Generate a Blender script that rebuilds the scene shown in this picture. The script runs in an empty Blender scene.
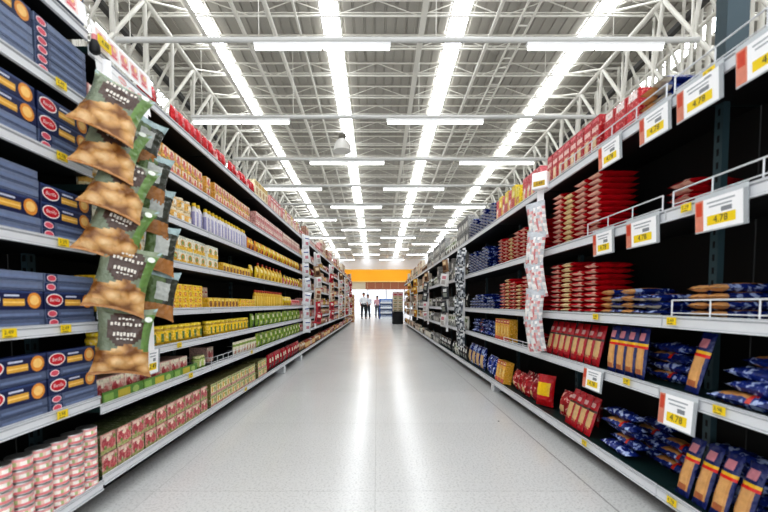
import bpy, math, random
from mathutils import Vector, Matrix, Euler
random.seed(7)
PI = math.pi
C = bpy.context.scene.collection

# ------------------------------------------------------------------ materials
def lin(h):
    h = h.lstrip('#'); o = []
    for i in (0, 2, 4):
        c = int(h[i:i+2], 16) / 255
        o.append(c/12.92 if c <= .04045 else ((c+.055)/1.055)**2.4)
    return (*o, 1)
_M = {}
def M(hexc, rough=.5, metal=0., vary=.0, emit=0., noise=0., nscale=30., coat=0., crinkle=0.):
    """procedural principled material; vary = brightness change per object, noise = mottling"""
    k = (hexc, rough, metal, vary, emit, noise, nscale, coat, crinkle)
    if k in _M: return _M[k]
    m = bpy.data.materials.new('paint_' + hexc.lstrip('#')); m.use_nodes = True
    nt = m.node_tree; b = nt.nodes['Principled BSDF']; c = lin(hexc)
    b.inputs['Base Color'].default_value = c; b.inputs['Roughness'].default_value = rough
    b.inputs['Metallic'].default_value = metal
    b.inputs['Coat Weight'].default_value = coat
    if emit:
        b.inputs['Emission Color'].default_value = c; b.inputs['Emission Strength'].default_value = emit
    if vary or noise:
        hs = nt.nodes.new('ShaderNodeHueSaturation'); hs.inputs['Color'].default_value = c
        val = nt.nodes.new('ShaderNodeMath'); val.operation = 'ADD'; val.inputs[0].default_value = 1 - vary/2 - noise/2
        val.inputs[1].default_value = 0
        last = None
        if vary:
            oi = nt.nodes.new('ShaderNodeObjectInfo'); mu = nt.nodes.new('ShaderNodeMath'); mu.operation = 'MULTIPLY'
            mu.inputs[1].default_value = vary; nt.links.new(oi.outputs['Random'], mu.inputs[0]); last = mu.outputs[0]
        if noise:
            tc = nt.nodes.new('ShaderNodeTexCoord'); nz = nt.nodes.new('ShaderNodeTexNoise')
            nz.inputs['Scale'].default_value = nscale; nz.inputs['Detail'].default_value = 3
            src = tc.outputs['Object']
            if vary:
                o2 = nt.nodes.new('ShaderNodeObjectInfo'); va = nt.nodes.new('ShaderNodeVectorMath'); va.operation = 'ADD'
                nt.links.new(src, va.inputs[0]); nt.links.new(o2.outputs['Location'], va.inputs[1]); src = va.outputs[0]
            nt.links.new(src, nz.inputs['Vector'])
            mu = nt.nodes.new('ShaderNodeMath'); mu.operation = 'MULTIPLY'; mu.inputs[1].default_value = noise
            nt.links.new(nz.outputs[0], mu.inputs[0])
            if last is not None:
                ad = nt.nodes.new('ShaderNodeMath'); nt.links.new(last, ad.inputs[0]); nt.links.new(mu.outputs[0], ad.inputs[1]); last = ad.outputs[0]
            else: last = mu.outputs[0]
        nt.links.new(last, val.inputs[1]); nt.links.new(val.outputs[0], hs.inputs['Value'])
        nt.links.new(hs.outputs[0], b.inputs['Base Color'])
    if crinkle:
        tc = nt.nodes.new('ShaderNodeTexCoord'); nz = nt.nodes.new('ShaderNodeTexNoise'); nz.inputs['Scale'].default_value = 28; nz.inputs['Detail'].default_value = 4
        o2 = nt.nodes.new('ShaderNodeObjectInfo'); va = nt.nodes.new('ShaderNodeVectorMath'); va.operation = 'ADD'
        nt.links.new(tc.outputs['Object'], va.inputs[0]); nt.links.new(o2.outputs['Location'], va.inputs[1]); nt.links.new(va.outputs[0], nz.inputs['Vector'])
        bp = nt.nodes.new('ShaderNodeBump'); bp.inputs['Strength'].default_value = crinkle; bp.inputs['Distance'].default_value = .02
        nt.links.new(nz.outputs[0], bp.inputs['Height']); nt.links.new(bp.outputs[0], b.inputs['Normal'])
    _M[k] = m
    return m
def P(h): return M(h, .42, 0, .16, 0, .42, 60.)          # printed pack
def PR(h, sc=75, amt=.5):
    k = ('print', h, sc, amt)
    if k in _M: return _M[k]
    m = M(h, .42, 0, .16).copy(); m.name = 'printed_card_' + h.lstrip('#'); nt = m.node_tree; b = nt.nodes['Principled BSDF']
    tc = nt.nodes.new('ShaderNodeTexCoord'); oi = nt.nodes.new('ShaderNodeObjectInfo'); va = nt.nodes.new('ShaderNodeVectorMath'); va.operation = 'ADD'
    nt.links.new(tc.outputs['Object'], va.inputs[0]); nt.links.new(oi.outputs['Location'], va.inputs[1])
    nz = nt.nodes.new('ShaderNodeTexNoise'); nz.inputs['Scale'].default_value = sc; nz.inputs['Detail'].default_value = 3; nz.inputs['Distortion'].default_value = .4
    nt.links.new(va.outputs[0], nz.inputs['Vector'])
    c = lin(h); r = nt.nodes.new('ShaderNodeValToRGB'); E = r.color_ramp.elements
    E[0].position = .34; E[0].color = tuple(x*(1-amt*.9) for x in c[:3])+(1,)
    E[1].position = .7; E[1].color = tuple(x+(y-x)*amt for x, y in zip(c[:3], (.9, .85, .75)))+(1,)
    for p_, q in ((.45, 1.), (.56, 1.08)):
        e = E.new(p_); e.color = tuple(min(1, x*q) for x in c[:3])+(1,)
    nt.links.new(nz.outputs[0], r.inputs[0])
    ol = b.inputs['Base Color'].links[0].from_node; nt.links.new(r.outputs[0], ol.inputs['Color'])
    _M[k] = m
    return m
def F(h): return M(h, .24, 0, .16, 0, .4, 45., 0, .7)          # glossy film
WHITE_STEEL = M('#d8d5cc', .5, 0, 0, 0, .12, 4)
RAIL_WHITE = M('#dcdee0', .38); RAIL_EDGE = M('#a9acb0', .4)
DECK = M('#0d2a28', .5, 0, 0, 0, .3, 12); BACK = M('#0b0d0e', .7); POST = M('#334a50', .5); SLOT = M('#06080a', .8)
BLACK = M('#101112', .55); TIN = M('#c8c8c6', .3, .9)
def SPK(h, h2, lo=.55, hi=.6, sc=26):  # pale specks paint glints on the film and mimic printed logos
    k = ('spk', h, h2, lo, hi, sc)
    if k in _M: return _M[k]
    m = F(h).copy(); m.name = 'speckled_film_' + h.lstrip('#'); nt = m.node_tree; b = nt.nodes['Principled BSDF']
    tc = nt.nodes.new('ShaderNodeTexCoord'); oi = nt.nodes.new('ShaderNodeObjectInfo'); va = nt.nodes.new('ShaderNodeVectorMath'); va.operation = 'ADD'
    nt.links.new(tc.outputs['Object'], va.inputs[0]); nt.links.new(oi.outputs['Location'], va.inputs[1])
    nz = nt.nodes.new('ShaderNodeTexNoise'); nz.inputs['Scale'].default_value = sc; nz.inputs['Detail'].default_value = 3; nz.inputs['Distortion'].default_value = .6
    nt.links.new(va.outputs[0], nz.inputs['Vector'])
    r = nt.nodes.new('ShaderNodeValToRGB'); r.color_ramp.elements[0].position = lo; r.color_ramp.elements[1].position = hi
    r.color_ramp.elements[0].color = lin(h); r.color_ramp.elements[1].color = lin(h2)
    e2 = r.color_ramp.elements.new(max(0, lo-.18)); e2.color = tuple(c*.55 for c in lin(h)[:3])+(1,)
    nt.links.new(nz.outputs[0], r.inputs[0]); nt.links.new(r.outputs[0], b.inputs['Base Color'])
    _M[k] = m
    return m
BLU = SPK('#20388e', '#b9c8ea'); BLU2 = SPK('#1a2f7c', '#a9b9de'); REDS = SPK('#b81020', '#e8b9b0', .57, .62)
WHITE = P('#f0ede6'); INK = M('#3a3a3e', .6); YELLOW = M('#f2d21a', .5); CARD = M('#fbfbfb', .4); RED = P('#c21524')
CLEAR = M('#c9ced1', .2)

# ------------------------------------------------------------------ mesh builder
_glyph = {}
def glyphs(s):
    if s not in _glyph:
        cu = bpy.data.curves.new('lettering', 'FONT'); cu.body = s; cu.align_x = 'CENTER'; cu.align_y = 'CENTER'; cu.resolution_u = 2
        o = bpy.data.objects.new('lettering', cu); C.objects.link(o); bpy.context.view_layer.update()
        me = bpy.data.meshes.new_from_object(o.evaluated_get(bpy.context.evaluated_depsgraph_get()))
        _glyph[s] = ([tuple(v.co) for v in me.vertices], [tuple(p.vertices) for p in me.polygons])
        bpy.data.objects.remove(o); bpy.data.curves.remove(cu); bpy.data.meshes.remove(me)
    return _glyph[s]
class MB:
    def __init__(s): s.v = []; s.f = []; s.m = []; s.sm = []; s.mats = []
    def mi(s, m):
        if m not in s.mats: s.mats.append(m)
        return s.mats.index(m)
    def face(s, pts, m, smooth=False):
        n = len(s.v); s.v += [tuple(p) for p in pts]; s.f.append(tuple(range(n, n+len(pts)))); s.m.append(s.mi(m)); s.sm.append(smooth)
    def mesh(s, vs, fs, m, smooth=False):
        n = len(s.v); s.v += [tuple(p) for p in vs]
        for i, f in enumerate(fs):
            s.f.append(tuple(n+k for k in f)); s.m.append(s.mi(m[i] if isinstance(m, list) else m)); s.sm.append(smooth)
    def box(s, x0, x1, y0, y1, z0, z1, m, c=0.0):
        if c <= 0:
            v = [(x, y, z) for x in (x0, x1) for y in (y0, y1) for z in (z0, z1)]
            s.mesh(v, [(0,1,3,2), (4,6,7,5), (0,4,5,1), (2,3,7,6), (0,2,6,4), (1,5,7,3)], m); return
        A = [(x0, x1), (y0, y1), (z0, z1)]; sg = (-1, 1); vid = {}; v = []
        for ix in (0, 1):
            for iy in (0, 1):
                for iz in (0, 1):
                    I = (ix, iy, iz)
                    for ax in range(3):
                        p = [A[k][I[k]] - (0 if k == ax else sg[I[k]]*c) for k in range(3)]
                        vid[(I, ax)] = len(v); v.append(p)
        f = []
        for ax in range(3):
            o1, o2 = [(1, 2), (2, 0), (0, 1)][ax]
            for e in (0, 1):
                q = []
                for a, b in ((0, 0), (1, 0), (1, 1), (0, 1)):
                    I = [0, 0, 0]; I[ax] = e; I[o1] = a; I[o2] = b; q.append(vid[(tuple(I), ax)])
                f.append(tuple(q if e else q[::-1]))
            for a in (0, 1):
                for b in (0, 1):
                    I0 = [0, 0, 0]; I0[o1] = a; I0[o2] = b; I1 = list(I0); I1[ax] = 1
                    q = (vid[(tuple(I0), o1)], vid[(tuple(I1), o1)], vid[(tuple(I1), o2)], vid[(tuple(I0), o2)])
                    f.append(q)
        for ix in (0, 1):
            for iy in (0, 1):
                for iz in (0, 1):
                    I = (ix, iy, iz); f.append((vid[(I, 0)], vid[(I, 1)], vid[(I, 2)]))
        s.mesh(v, f, m)
    def tube(s, p, q, r, m, n=8, r2=None, cap=True):
        p = Vector(p); q = Vector(q); d = (q-p).normalized(); r2 = r if r2 is None else r2
        a = d.orthogonal().normalized(); b = d.cross(a); v = []
        for i in range(n):
            t = 2*PI*i/n; o = a*math.cos(t) + b*math.sin(t); v += [p+o*r, q+o*r2]
        f = [(2*i, 2*((i+1) % n), 2*((i+1) % n)+1, 2*i+1) for i in range(n)]
        s.mesh(v, f, m, True)
        if cap:
            s.face([v[2*i] for i in range(n)][::-1], m); s.face([v[2*i+1] for i in range(n)], m)
    def path(s, pts, r, m, n=6):
        for a, b in zip(pts, pts[1:]): s.tube(a, b, r, m, n)
    def lathe(s, prof, n, matf, cx=0, cy=0):
        """prof: (r,z) list; matf(segment, angle index) -> material"""
        v = [(cx+r*math.cos(2*PI*k/n), cy+r*math.sin(2*PI*k/n), z) for r, z in prof for k in range(n)]
        f = []; mm = []
        for i in range(len(prof)-1):
            for k in range(n):
                f.append((i*n+k, i*n+(k+1) % n, (i+1)*n+(k+1) % n, (i+1)*n+k)); mm.append(matf(i, k))
        s.mesh(v, f, mm, True)
        s.face(v[:n][::-1], matf(0, 0)); s.face(v[-n:], matf(len(prof)-2, 0))
    # prints on the plane x = X, seen from +x; u is y, w is z
    def rect(s, X, u0, u1, w0, w1, m): s.face([(X, u0, w0), (X, u1, w0), (X, u1, w1), (X, u0, w1)], m)
    def ell(s, X, u, w, ru, rw, m, n=14):
        s.face([(X, u+ru*math.cos(2*PI*i/n), w+rw*math.sin(2*PI*i/n)) for i in range(n)], m)
    def text(s, txt, X, u, w, size, m, shear=0.):
        vs, fs = glyphs(txt); s.mesh([(X, u+a*size+b*size*shear, w+b*size) for a, b, _ in vs], fs, m)
    def pillow(s, w, h, t, matf, nu=8, nv=12, sb=.05, st=.06, wr=.003, T=None, seed=1, ve=.42, ue=.6):
        rnd = random.Random(seed); T = T or (lambda p: p)
        for side in (1, -1):
            v = []
            for j in range(nv+1):
                vv = j/nv
                k = (vv-sb)/(1-sb-st); sc = .05 if k <= 0 or k >= 1 else max(.05, math.sin(PI*k)**ve)
                hw = w/2*(1-.07*sc)
                for i in range(nu+1):
                    u = -1+2*i/nu; e = max(0, 1-abs(u)**3)**ue
                    x = side*t/2*sc*e
                    if 0 < i < nu and 0 < j < nv: x += rnd.uniform(-wr, wr)
                    v.append(T((x, hw*u, h*vv)))
            f = []; mm = []
            for j in range(nv):
                for i in range(nu):
                    a = j*(nu+1)+i; q = (a, a+1, a+nu+2, a+nu+1); f.append(q if side > 0 else q[::-1])
                    mm.append(matf(-1+2*(i+.5)/nu, (j+.5)/nv, side))
            s.mesh(v, f, mm, True)
    def data(s, name):
        me = bpy.data.meshes.new(name); me.from_pydata(s.v, [], s.f)
        for m in s.mats: me.materials.append(m)
        me.polygons.foreach_set('material_index', s.m); me.polygons.foreach_set('use_smooth', s.sm)
        me.update(); return me

def obj(name, me, parent=None, loc=(0, 0, 0), rot=(0, 0, 0)):
    if isinstance(me, MB): me = me.data(name)
    o = bpy.data.objects.new(name, me); C.objects.link(o); o.location = loc; o.rotation_euler = rot
    if parent: o.parent = parent
    return o
def tag(o, label, cat, group=None):
    o['label'] = label; o['category'] = cat
    if group: o['group'] = group
    return o
def struct(name, me, label=None):
    o = obj(name, me); o['kind'] = 'structure'
    if label: o['label'] = label
    return o
def thing(name, label, cat, loc=(0, 0, 0), rot=(0, 0, 0), group=None):
    return tag(obj(name, None, None, loc, rot), label, cat, group)
ORD = ['zeroth', 'first', 'second', 'third', 'fourth', 'fifth', 'sixth', 'seventh', 'eighth', 'ninth', 'tenth', 'eleventh', 'twelfth',
       'thirteenth', 'fourteenth', 'fifteenth', 'sixteenth', 'seventeenth', 'eighteenth', 'nineteenth', 'twentieth']
def nth(n):
    if n <= 20: return ORD[n]
    t = {2: 'twenty', 3: 'thirty', 4: 'forty'}[n//10]
    return (t+'-'+ORD[n % 10]) if n % 10 else {20: 'twentieth', 30: 'thirtieth', 40: 'fortieth'}[n]

# ------------------------------------------------------------------ building shell
def roofz(y): return 8.52 - .055*y
XW, YB, YE = 12.5, -3., 42.
mb = MB(); x = -XW; prof = []
while x < XW:
    prof += [(x, 0), (x+.19, 0), (x+.205, .03), (x+.245, .03)]; x += .26
prof.append((XW, 0))
ROOF = M('#aaa69e', .65, 0, 0, 0, .2, 1.2)
for (xa, za), (xb, zb) in zip(prof, prof[1:]):
    mb.face([(xa, YB, roofz(YB)+za), (xa, YE, roofz(YE)+za), (xb, YE, roofz(YE)+zb), (xb, YB, roofz(YB)+zb)], ROOF)
struct('ceiling', mb, 'ribbed grey metal roof sheeting sloping gently away')
def floor_mat():
    m = bpy.data.materials.new('polished_floor'); m.use_nodes = True; nt = m.node_tree; N = nt.nodes; L = nt.links
    b = N['Principled BSDF']; tc = N.new('ShaderNodeTexCoord')
    n1 = N.new('ShaderNodeTexNoise'); n1.inputs['Scale'].default_value = 80; n1.inputs['Detail'].default_value = 5
    n2 = N.new('ShaderNodeTexNoise'); n2.inputs['Scale'].default_value = 1.3; n2.inputs['Detail'].default_value = 4
    L.new(tc.outputs['Object'], n1.inputs['Vector']); L.new(tc.outputs['Object'], n2.inputs['Vector'])
    r1 = N.new('ShaderNodeValToRGB'); r1.color_ramp.elements[0].position = .36; r1.color_ramp.elements[0].color = lin('#c4c4c2')
    r1.color_ramp.elements[1].position = .5; r1.color_ramp.elements[1].color = lin('#dadad8'); L.new(n1.outputs[0], r1.inputs[0])
    br = N.new('ShaderNodeTexBrick'); br.offset = 0; br.inputs['Scale'].default_value = 1; br.inputs['Mortar Size'].default_value = .0022
    br.inputs['Brick Width'].default_value = 1.2; br.inputs['Row Height'].default_value = 1.2; br.inputs['Mortar Smooth'].default_value = .3
    br.inputs['Color1'].default_value = (1, 1, 1, 1); br.inputs['Color2'].default_value = (.965, .965, .965, 1); br.inputs['Mortar'].default_value = (.74, .74, .73, 1)
    mp = N.new('ShaderNodeMapping'); mp.inputs['Location'].default_value = (.01, .35, 0); L.new(tc.outputs['Object'], mp.inputs['Vector']); L.new(mp.outputs[0], br.inputs['Vector'])
    mx = N.new('ShaderNodeMix'); mx.data_type = 'RGBA'; mx.blend_type = 'MULTIPLY'; mx.inputs[0].default_value = 1
    L.new(r1.outputs[0], mx.inputs[6]); L.new(br.outputs[0], mx.inputs[7])
    r2 = N.new('ShaderNodeValToRGB'); r2.color_ramp.elements[0].position = .3; r2.color_ramp.elements[0].color = (.965, .965, .965, 1)
    r2.color_ramp.elements[1].position = .6; r2.color_ramp.elements[1].color = (1, 1, 1, 1); L.new(n2.outputs[0], r2.inputs[0])
    m2 = N.new('ShaderNodeMix'); m2.data_type = 'RGBA'; m2.blend_type = 'MULTIPLY'; m2.inputs[0].default_value = 1
    L.new(mx.outputs[2], m2.inputs[6]); L.new(r2.outputs[0], m2.inputs[7]); L.new(m2.outputs[2], b.inputs['Base Color'])
    mr = N.new('ShaderNodeMapRange'); mr.inputs[3].default_value = .2; mr.inputs[4].default_value = .23; L.new(n2.outputs[0], mr.inputs[0]); L.new(mr.outputs[0], b.inputs['Roughness'])
    return m
mb = MB(); mb.box(-XW, XW, YB, YE, -.1, 0, floor_mat()); struct('floor', mb, 'pale polished speckled floor')
mb = MB(); mb.box(1.184, 1.191, .3, 20, .0002, .0008, M('#8f8f8c', .7, 0, 0, 0, .6, 6)); struct('trim_1', mb, 'thin dark floor joint running along the right shelves')
WALL = M('#97948c', .7, 0, 0, 0, .15, .8)
for nm, sx in (('wall_left', -1), ('wall_right', 1)):
    mb = MB(); a, b_ = sorted((sx*XW, sx*(XW+.15)))
    mb.mesh([(a, YB, 0), (b_, YB, 0), (b_, YE, 0), (a, YE, 0), (a, YB, roofz(YB)), (b_, YB, roofz(YB)), (b_, YE, roofz(YE)), (a, YE, roofz(YE))],
            [(0,3,2,1), (4,5,6,7), (0,1,5,4), (1,2,6,5), (2,3,7,6), (3,0,4,7)], WALL); struct(nm, mb)
mb = MB(); WE = M('#d5dbe0', .7)
mb.box(-XW, XW, YE, YE+.15, 2.6, roofz(YE), WE); mb.box(-XW, -5, YE, YE+.15, 0, 2.6, WE); mb.box(5, XW, YE, YE+.15, 0, 2.6, WE)
struct('wall_end', mb, 'pale end wall far down the aisle')
mb = MB(); GL = M('#eaf1fa', .3, 0, 0, .75)
for i in range(5): mb.box(-5+2*i+.04, -5+2*i+1.96, YE+.05, YE+.08, .05, 2.6, GL)
for i in range(6): mb.box(-5+2*i-.04, -5+2*i+.04, YE, YE+.12, 0, 2.6, M('#9aa0a6', .4))
mb.box(-5, 5, YE-.01, YE, 1.42, 1.5, M('#c98f9d', .5))
struct('window_1', mb, 'bright glazed shop front at the aisle end')
# header at the end
mb = MB(); mb.box(-9, 9, 40.2, 40.6, 3.3, 4.62, M('#f5a81c', .5, 0, 0, .25)); mb.box(-9, 9, 40.15, 40.2, 4.5, 4.62, M('#ffc54a', .5))  # orange face given a faint glow of its own in the material
mb.box(-9, 9, 40.15, 40.2, 3.3, 3.42, M('#fbd98a', .5))
o = tag(obj('header_fascia', mb), 'wide orange header fascia spanning the far end of the aisle', 'sign')
mb = MB(); mb.box(-9, -1.2, 40.25, 40.55, 2.55, 3.298, M('#d9cdb4', .6)); mb.box(-1.195, 9, 40.25, 40.55, 2.55, 3.298, M('#a9694c', .6))
for i in range(12): mb.box(-1+.8*i, -.97+.8*i, 40.235, 40.25, 2.55, 3.29, M('#cdb28e', .6))
tag(obj('canopy_board', mb), 'reddish brown and cream board under the orange header', 'sign')

# skylights
SKY = M('#f6faff', .4, 0, 0, 8.8)
for i, xs in enumerate((-7.1, -4.26, -1.13, 2.0, 5.38, 8.35)):
    mb = MB(); w = .22
    mb.mesh([(xs-w, YB+.2, roofz(YB+.2)-.03), (xs-w, YE-.1, roofz(YE-.1)-.03), (xs+w, YE-.1, roofz(YE-.1)-.03), (xs+w, YB+.2, roofz(YB+.2)-.03)], [(0,1,2,3)], SKY)
    for s_ in (-1, 1):
        xx = xs+s_*(w+.02)
        mb.mesh([(xx-.02, YB+.2, roofz(YB+.2)-.06), (xx-.02, YE-.1, roofz(YE-.1)-.06), (xx+.02, YE-.1, roofz(YE-.1)-.06), (xx+.02, YB+.2, roofz(YB+.2)-.06)], [(0,1,2,3)], WHITE_STEEL)
    struct('window_%d' % (i+2), mb, 'long bright translucent skylight strip running down the roof')
# purlin trusses
mb = MB(); xa, xb, hp = -11.6, 11.6, .36; n = 24; st = (xb-xa)/n
for zz, r in ((-.02, .024), (-hp, .026), (-hp+.07, .014)): mb.tube((xa, 0, zz), (xb, 0, zz), r, WHITE_STEEL, 6)
for i in range(n):
    x0 = xa+i*st
    mb.tube((x0, 0, -hp if i % 2 else -.02), (x0+st, 0, -.02 if i % 2 else -hp), .013, WHITE_STEEL, 5, cap=False)
trussme = mb.data('roof_truss')
for i in range(34):
    y = 4.9+i*1.05
    o = obj('roof_truss', trussme, None, (0, y, roofz(y)-.06))
    tag(o, 'white lattice roof truss crossing the hall, %s from the camera' % nth(i+1), 'truss', 'lattice trusses under the roof')
# longitudinal pipes and trays under the trusses
def along(name, label, cat, X, drop, build, y0=3., y1=41.):
    mb = MB(); build(mb, X, lambda y: roofz(y)-drop, y0, y1); return tag(obj(name, mb), label, cat)
def pipe(r): return lambda mb, X, z, a, b: mb.tube((X, a, z(a)), (X, b, z(b)), r, WHITE_STEEL, 8)
def ladder(w):
    def f(mb, X, z, a, b):
        for s_ in (-1, 1): mb.tube((X+s_*w/2, a, z(a)), (X+s_*w/2, b, z(b)), .028, WHITE_STEEL, 6)
        y = a
        while y < b: mb.tube((X-w/2, y, z(y)), (X+w/2, y, z(y)), .018, WHITE_STEEL, 5); y += .36
    return f
def flat(w): return lambda mb, X, z, a, b: mb.mesh([(X-w/2, a, z(a)), (X-w/2, b, z(b)), (X+w/2, b, z(b)), (X+w/2, a, z(a)), (X-w/2, a, z(a)+.04), (X-w/2, b, z(b)+.04), (X+w/2, b, z(b)+.04), (X+w/2, a, z(a)+.04)], [(0,3,2,1),(4,5,6,7),(0,1,5,4),(2,3,7,6),(0,4,7,3),(1,2,6,5)], WHITE_STEEL)
along('cable_ladder', 'white cable ladder running along the roof right of the central skylight', 'cable tray', 3.35, .62, ladder(.26))
along('roof_pipe', 'white roof pipe just left of the cable ladder', 'pipe', 2.68, .62, pipe(.045))
along('cable_tray', 'flat white tray running along the roof near the aisle centre', 'cable tray', 1.05, .6, flat(.13))
along('roof_pipe', 'thick white roof pipe left of the aisle centre', 'pipe', -2.4, .62, pipe(.055))
along('roof_pipe', 'thin white roof pipe nearest left of the centre skylight', 'pipe', -1.8, .62, pipe(.03))
along('roof_pipe', 'white roof pipe right of the left skylight', 'pipe', -3.1, .66, pipe(.05))
along('roof_pipe', 'white pipe beneath the edge of the left skylight', 'pipe', -4.0, .75, pipe(.05))
# deep side girders and columns
def girder(sx, Xt, Xb, lab):
    mb = MB(); y = 3.0; step = 1.05
    zt = lambda y: roofz(y)-.5
    zb = lambda y: roofz(y)-2.6
    mb.tube((Xt, 3, zt(3)), (Xt, 39.5, zt(39.5)), .06, WHITE_STEEL); mb.tube((Xb, 3, zb(3)), (Xb, 39.5, zb(39.5)), .06, WHITE_STEEL)
    mb.tube((Xb, 3, zb(3)+1.2), (Xb, 39.5, zb(39.5)+1.2), .04, WHITE_STEEL)
    k = 0
    while y < 38.2:
        for dy in (-1.05, 1.05): mb.tube((Xt, y, zt(y)), (Xb, y+dy, zb(y+dy)), .045, WHITE_STEEL, 7, cap=False)
        mb.tube((Xt, y, zt(y)), (Xt+sx*1.7, y, roofz(y)-.45), .03, WHITE_STEEL, 6, cap=False)
        mb.tube((Xt, y, zt(y)), (Xt-sx*.9, y+.9, roofz(y+.9)-.12), .028, WHITE_STEEL, 6, cap=False)
        mb.tube((Xb, y, zb(y)), (Xb, y, roofz(y)-.45), .035, WHITE_STEEL, 6, cap=False)
        mb.tube((Xb-sx*.25, y+.55, zb(y+.55)+.3), (Xb-sx*.25, y+.55, roofz(y+.55)-.45), .03, WHITE_STEEL, 6, cap=False); mb.tube((Xb+sx*.5, y+.25, zb(y)), (Xt, y+.25, zt(y+.25)), .032, WHITE_STEEL, 6, cap=False)
        y += step*1.06; k += 1
    return tag(obj('lattice_girder', mb), lab, 'girder', 'deep girders along the hall')
girder(-1, -5.0, -5.6, 'deep white tubular girder running along the left side of the hall')
girder(1, 6.15, 6.6, 'deep white tubular girder running along the right side of the hall')
mb = MB(); mb.mesh([(0, 3, 0), (.12, 3, 0), (.12, 41, -.055*38), (0, 41, -.055*38), (0, 3, .12), (.12, 3, .12), (.12, 41, .12-.055*38), (0, 41, .12-.055*38)], [(0,3,2,1),(4,5,6,7),(0,1,5,4),(1,2,6,5),(2,3,7,6),(3,0,4,7)], M('#4b4a48', .6))
bm_ = mb.data('roof_beam')
tag(obj('roof_beam', bm_, None, (-5.9, 0, roofz(3)-.75)), 'dark steel beam running along the roof on the left side', 'beam', 'dark roof beams')
tag(obj('roof_beam', bm_, None, (6.8, 0, roofz(3)-.75)), 'dark steel beam running along the roof on the right side', 'beam', 'dark roof beams')
mb = MB()
for dx in (-.13, .13): mb.tube((dx, 0, 0), (dx, 0, 1), .085, WHITE_STEEL, 10)
mb.box(-.3, .3, -.2, .2, 0, .004, WHITE_STEEL)
for s_, Xc, nm in ((-1, -6.35, 'left'), (1, 7.2, 'right')):
    for i in range(26):
        y = 5.2+i*1.18
        zt = roofz(y)-.5; m2 = MB()
        for dx in (-.1, .1): m2.tube((dx, 0, 0), (dx, 0, zt), .055, WHITE_STEEL, 10)
        m2.box(-.32, .32, -.2, .2, 0, .02, WHITE_STEEL)
        for k in range(5): m2.box(-.1, .1, -.01, .01, 1.2+k*1.3, 1.26+k*1.3, WHITE_STEEL)
        o = tag(obj('steel_column', m2, None, (Xc, y, 0)), 'twin tube white steel column, %s from the camera in the %s row' % (nth(i+1), nm), 'column', 'columns along the %s side' % nm)

# light rails with fluorescent battens
TUBE = M('#ffffff', .3, 0, 0, 4.5); HOUS = M('#d9d9d8', .45)
mb = MB(); mb.box(-1.28, 1.28, -.045, .045, .0, .06, HOUS, .01); housme = mb.data('housing')
mb = MB()
for k in (-1, 1): mb.tube((k*.64-.6, 0, -.035), (k*.64+.6, 0, -.035), .034, TUBE, 10)
# one lamp per mesh
mb1 = MB(); mb1.tube((-.61, 0, 0), (.61, 0, 0), .036, TUBE, 10); tubeme = mb1.data('lamp_tube')
RAILZ = 1.02+4.84
mb = MB(); mb.tube((-4.87, 0, 0), (6.0, 0, 0), .05, M('#bdbcb8', .5, 0, 0, 0, .1, 2), 10)
railme = mb.data('light_rail')
fx = 0
for k in range(12):
    y = 7.4+2.95*k; z = min(RAILZ, roofz(y)-.7)
    r = obj('light_rail', railme, None, (0, y, z+.0785)); tag(r, 'white conduit pipe carrying tube lights across the aisle, %s from the camera' % nth(k+1), 'rail', 'conduits carrying the tube lights')
    m2 = MB()
    for xx in (-4.6, -2.2, 1.1, 4.4):
        m2 = MB(); m2.tube((xx, 0, .05), (xx, 0, roofz(y)-.3-z-.0785), .008, WHITE_STEEL, 5); obj('hanger_rod', m2, r)
    cs = (-6.0, -1.02, 4.07) if k % 2 == 0 else (-3.57, 1.53)
    for i, c in enumerate(cs):
        if k % 2 == 0 and i == 0: continue
        t = thing('fluorescent_light', 'lit white tube light, %s on the %s conduit from the camera' % (('left one', 'right one')[i] if k % 2 else ('left one', 'left one', 'right one')[i], nth(k+1)), 'light', (c, y, z-.035), group='tube lights over the aisle')
        obj('housing', housme, t)
        for s_ in (-1, 1): obj('lamp_tube', tubeme, t, (s_*.64, 0, -.036))
# hanging bell lamp
t = thing('bell_lamp', 'unlit translucent bell lamp hanging beneath the centre skylight', 'lamp', (-1.1, 12.4, 5.85))
mb = MB(); mb.lathe([(.29, 0), (.285, .03), (.26, .16), (.19, .3), (.11, .37)], 18, lambda i, k: M('#cfccc6', .25, 0, 0, 0)); obj('lamp_shade', mb, t)
mb = MB(); mb.lathe([(.11, .37), (.12, .4), (.12, .52), (.06, .56)], 12, lambda i, k: M('#5a564c', .5)); mb.tube((0, 0, .56), (0, 0, roofz(12.4)-.5-5.85), .012, WHITE_STEEL, 6); obj('lamp_holder', mb, t)

# ------------------------------------------------------------------ shelf units
XF, SD = 1.35, .43          # shelf front plane, shelf depth
LB0, LW, LN = .6, 1.265, 16
RB0, RW, RN = .48, 1.345, 14
LEV1 = [.15, .572, .936, 1.305, 1.67, 1.976, 2.30]
LEVL = [.17, .526, .762, .995, 1.314, 1.605, 1.895, 2.245]
LEVR = [.145, .628, .967, 1.463, 1.98]
def shelf_meshes(W, lip):
    w = W/2-.004
    d = MB(); d.box(-SD, -.014, -w, w, -.028, 0, DECK); d.box(-SD+.01, -.02, -w+.01, w-.01, -.034, -.028, BLACK)
    r = MB(); pr = [(-.014, .012), (-.004, .012), (0, .006), (-.001, .002), (-.006, -.004), (-.006, -lip+.022), (-.001, -lip+.018), (0, -lip+.013), (-.014, -lip+.012)]
    n = len(pr)
    for i in range(n):
        (xa, za), (xb, zb) = pr[i], pr[(i+1) % n]
        r.face([(xa, -w, za), (xb, -w, zb), (xb, w, zb), (xa, w, za)], RAIL_EDGE if i in (1, 3, 5) else RAIL_WHITE)
    r.face([(a, -w, b) for a, b in pr][::-1], RAIL_WHITE); r.face([(a, w, b) for a, b in pr], RAIL_WHITE)
    return d.data('shelf'), r.data('price_rail')
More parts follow.
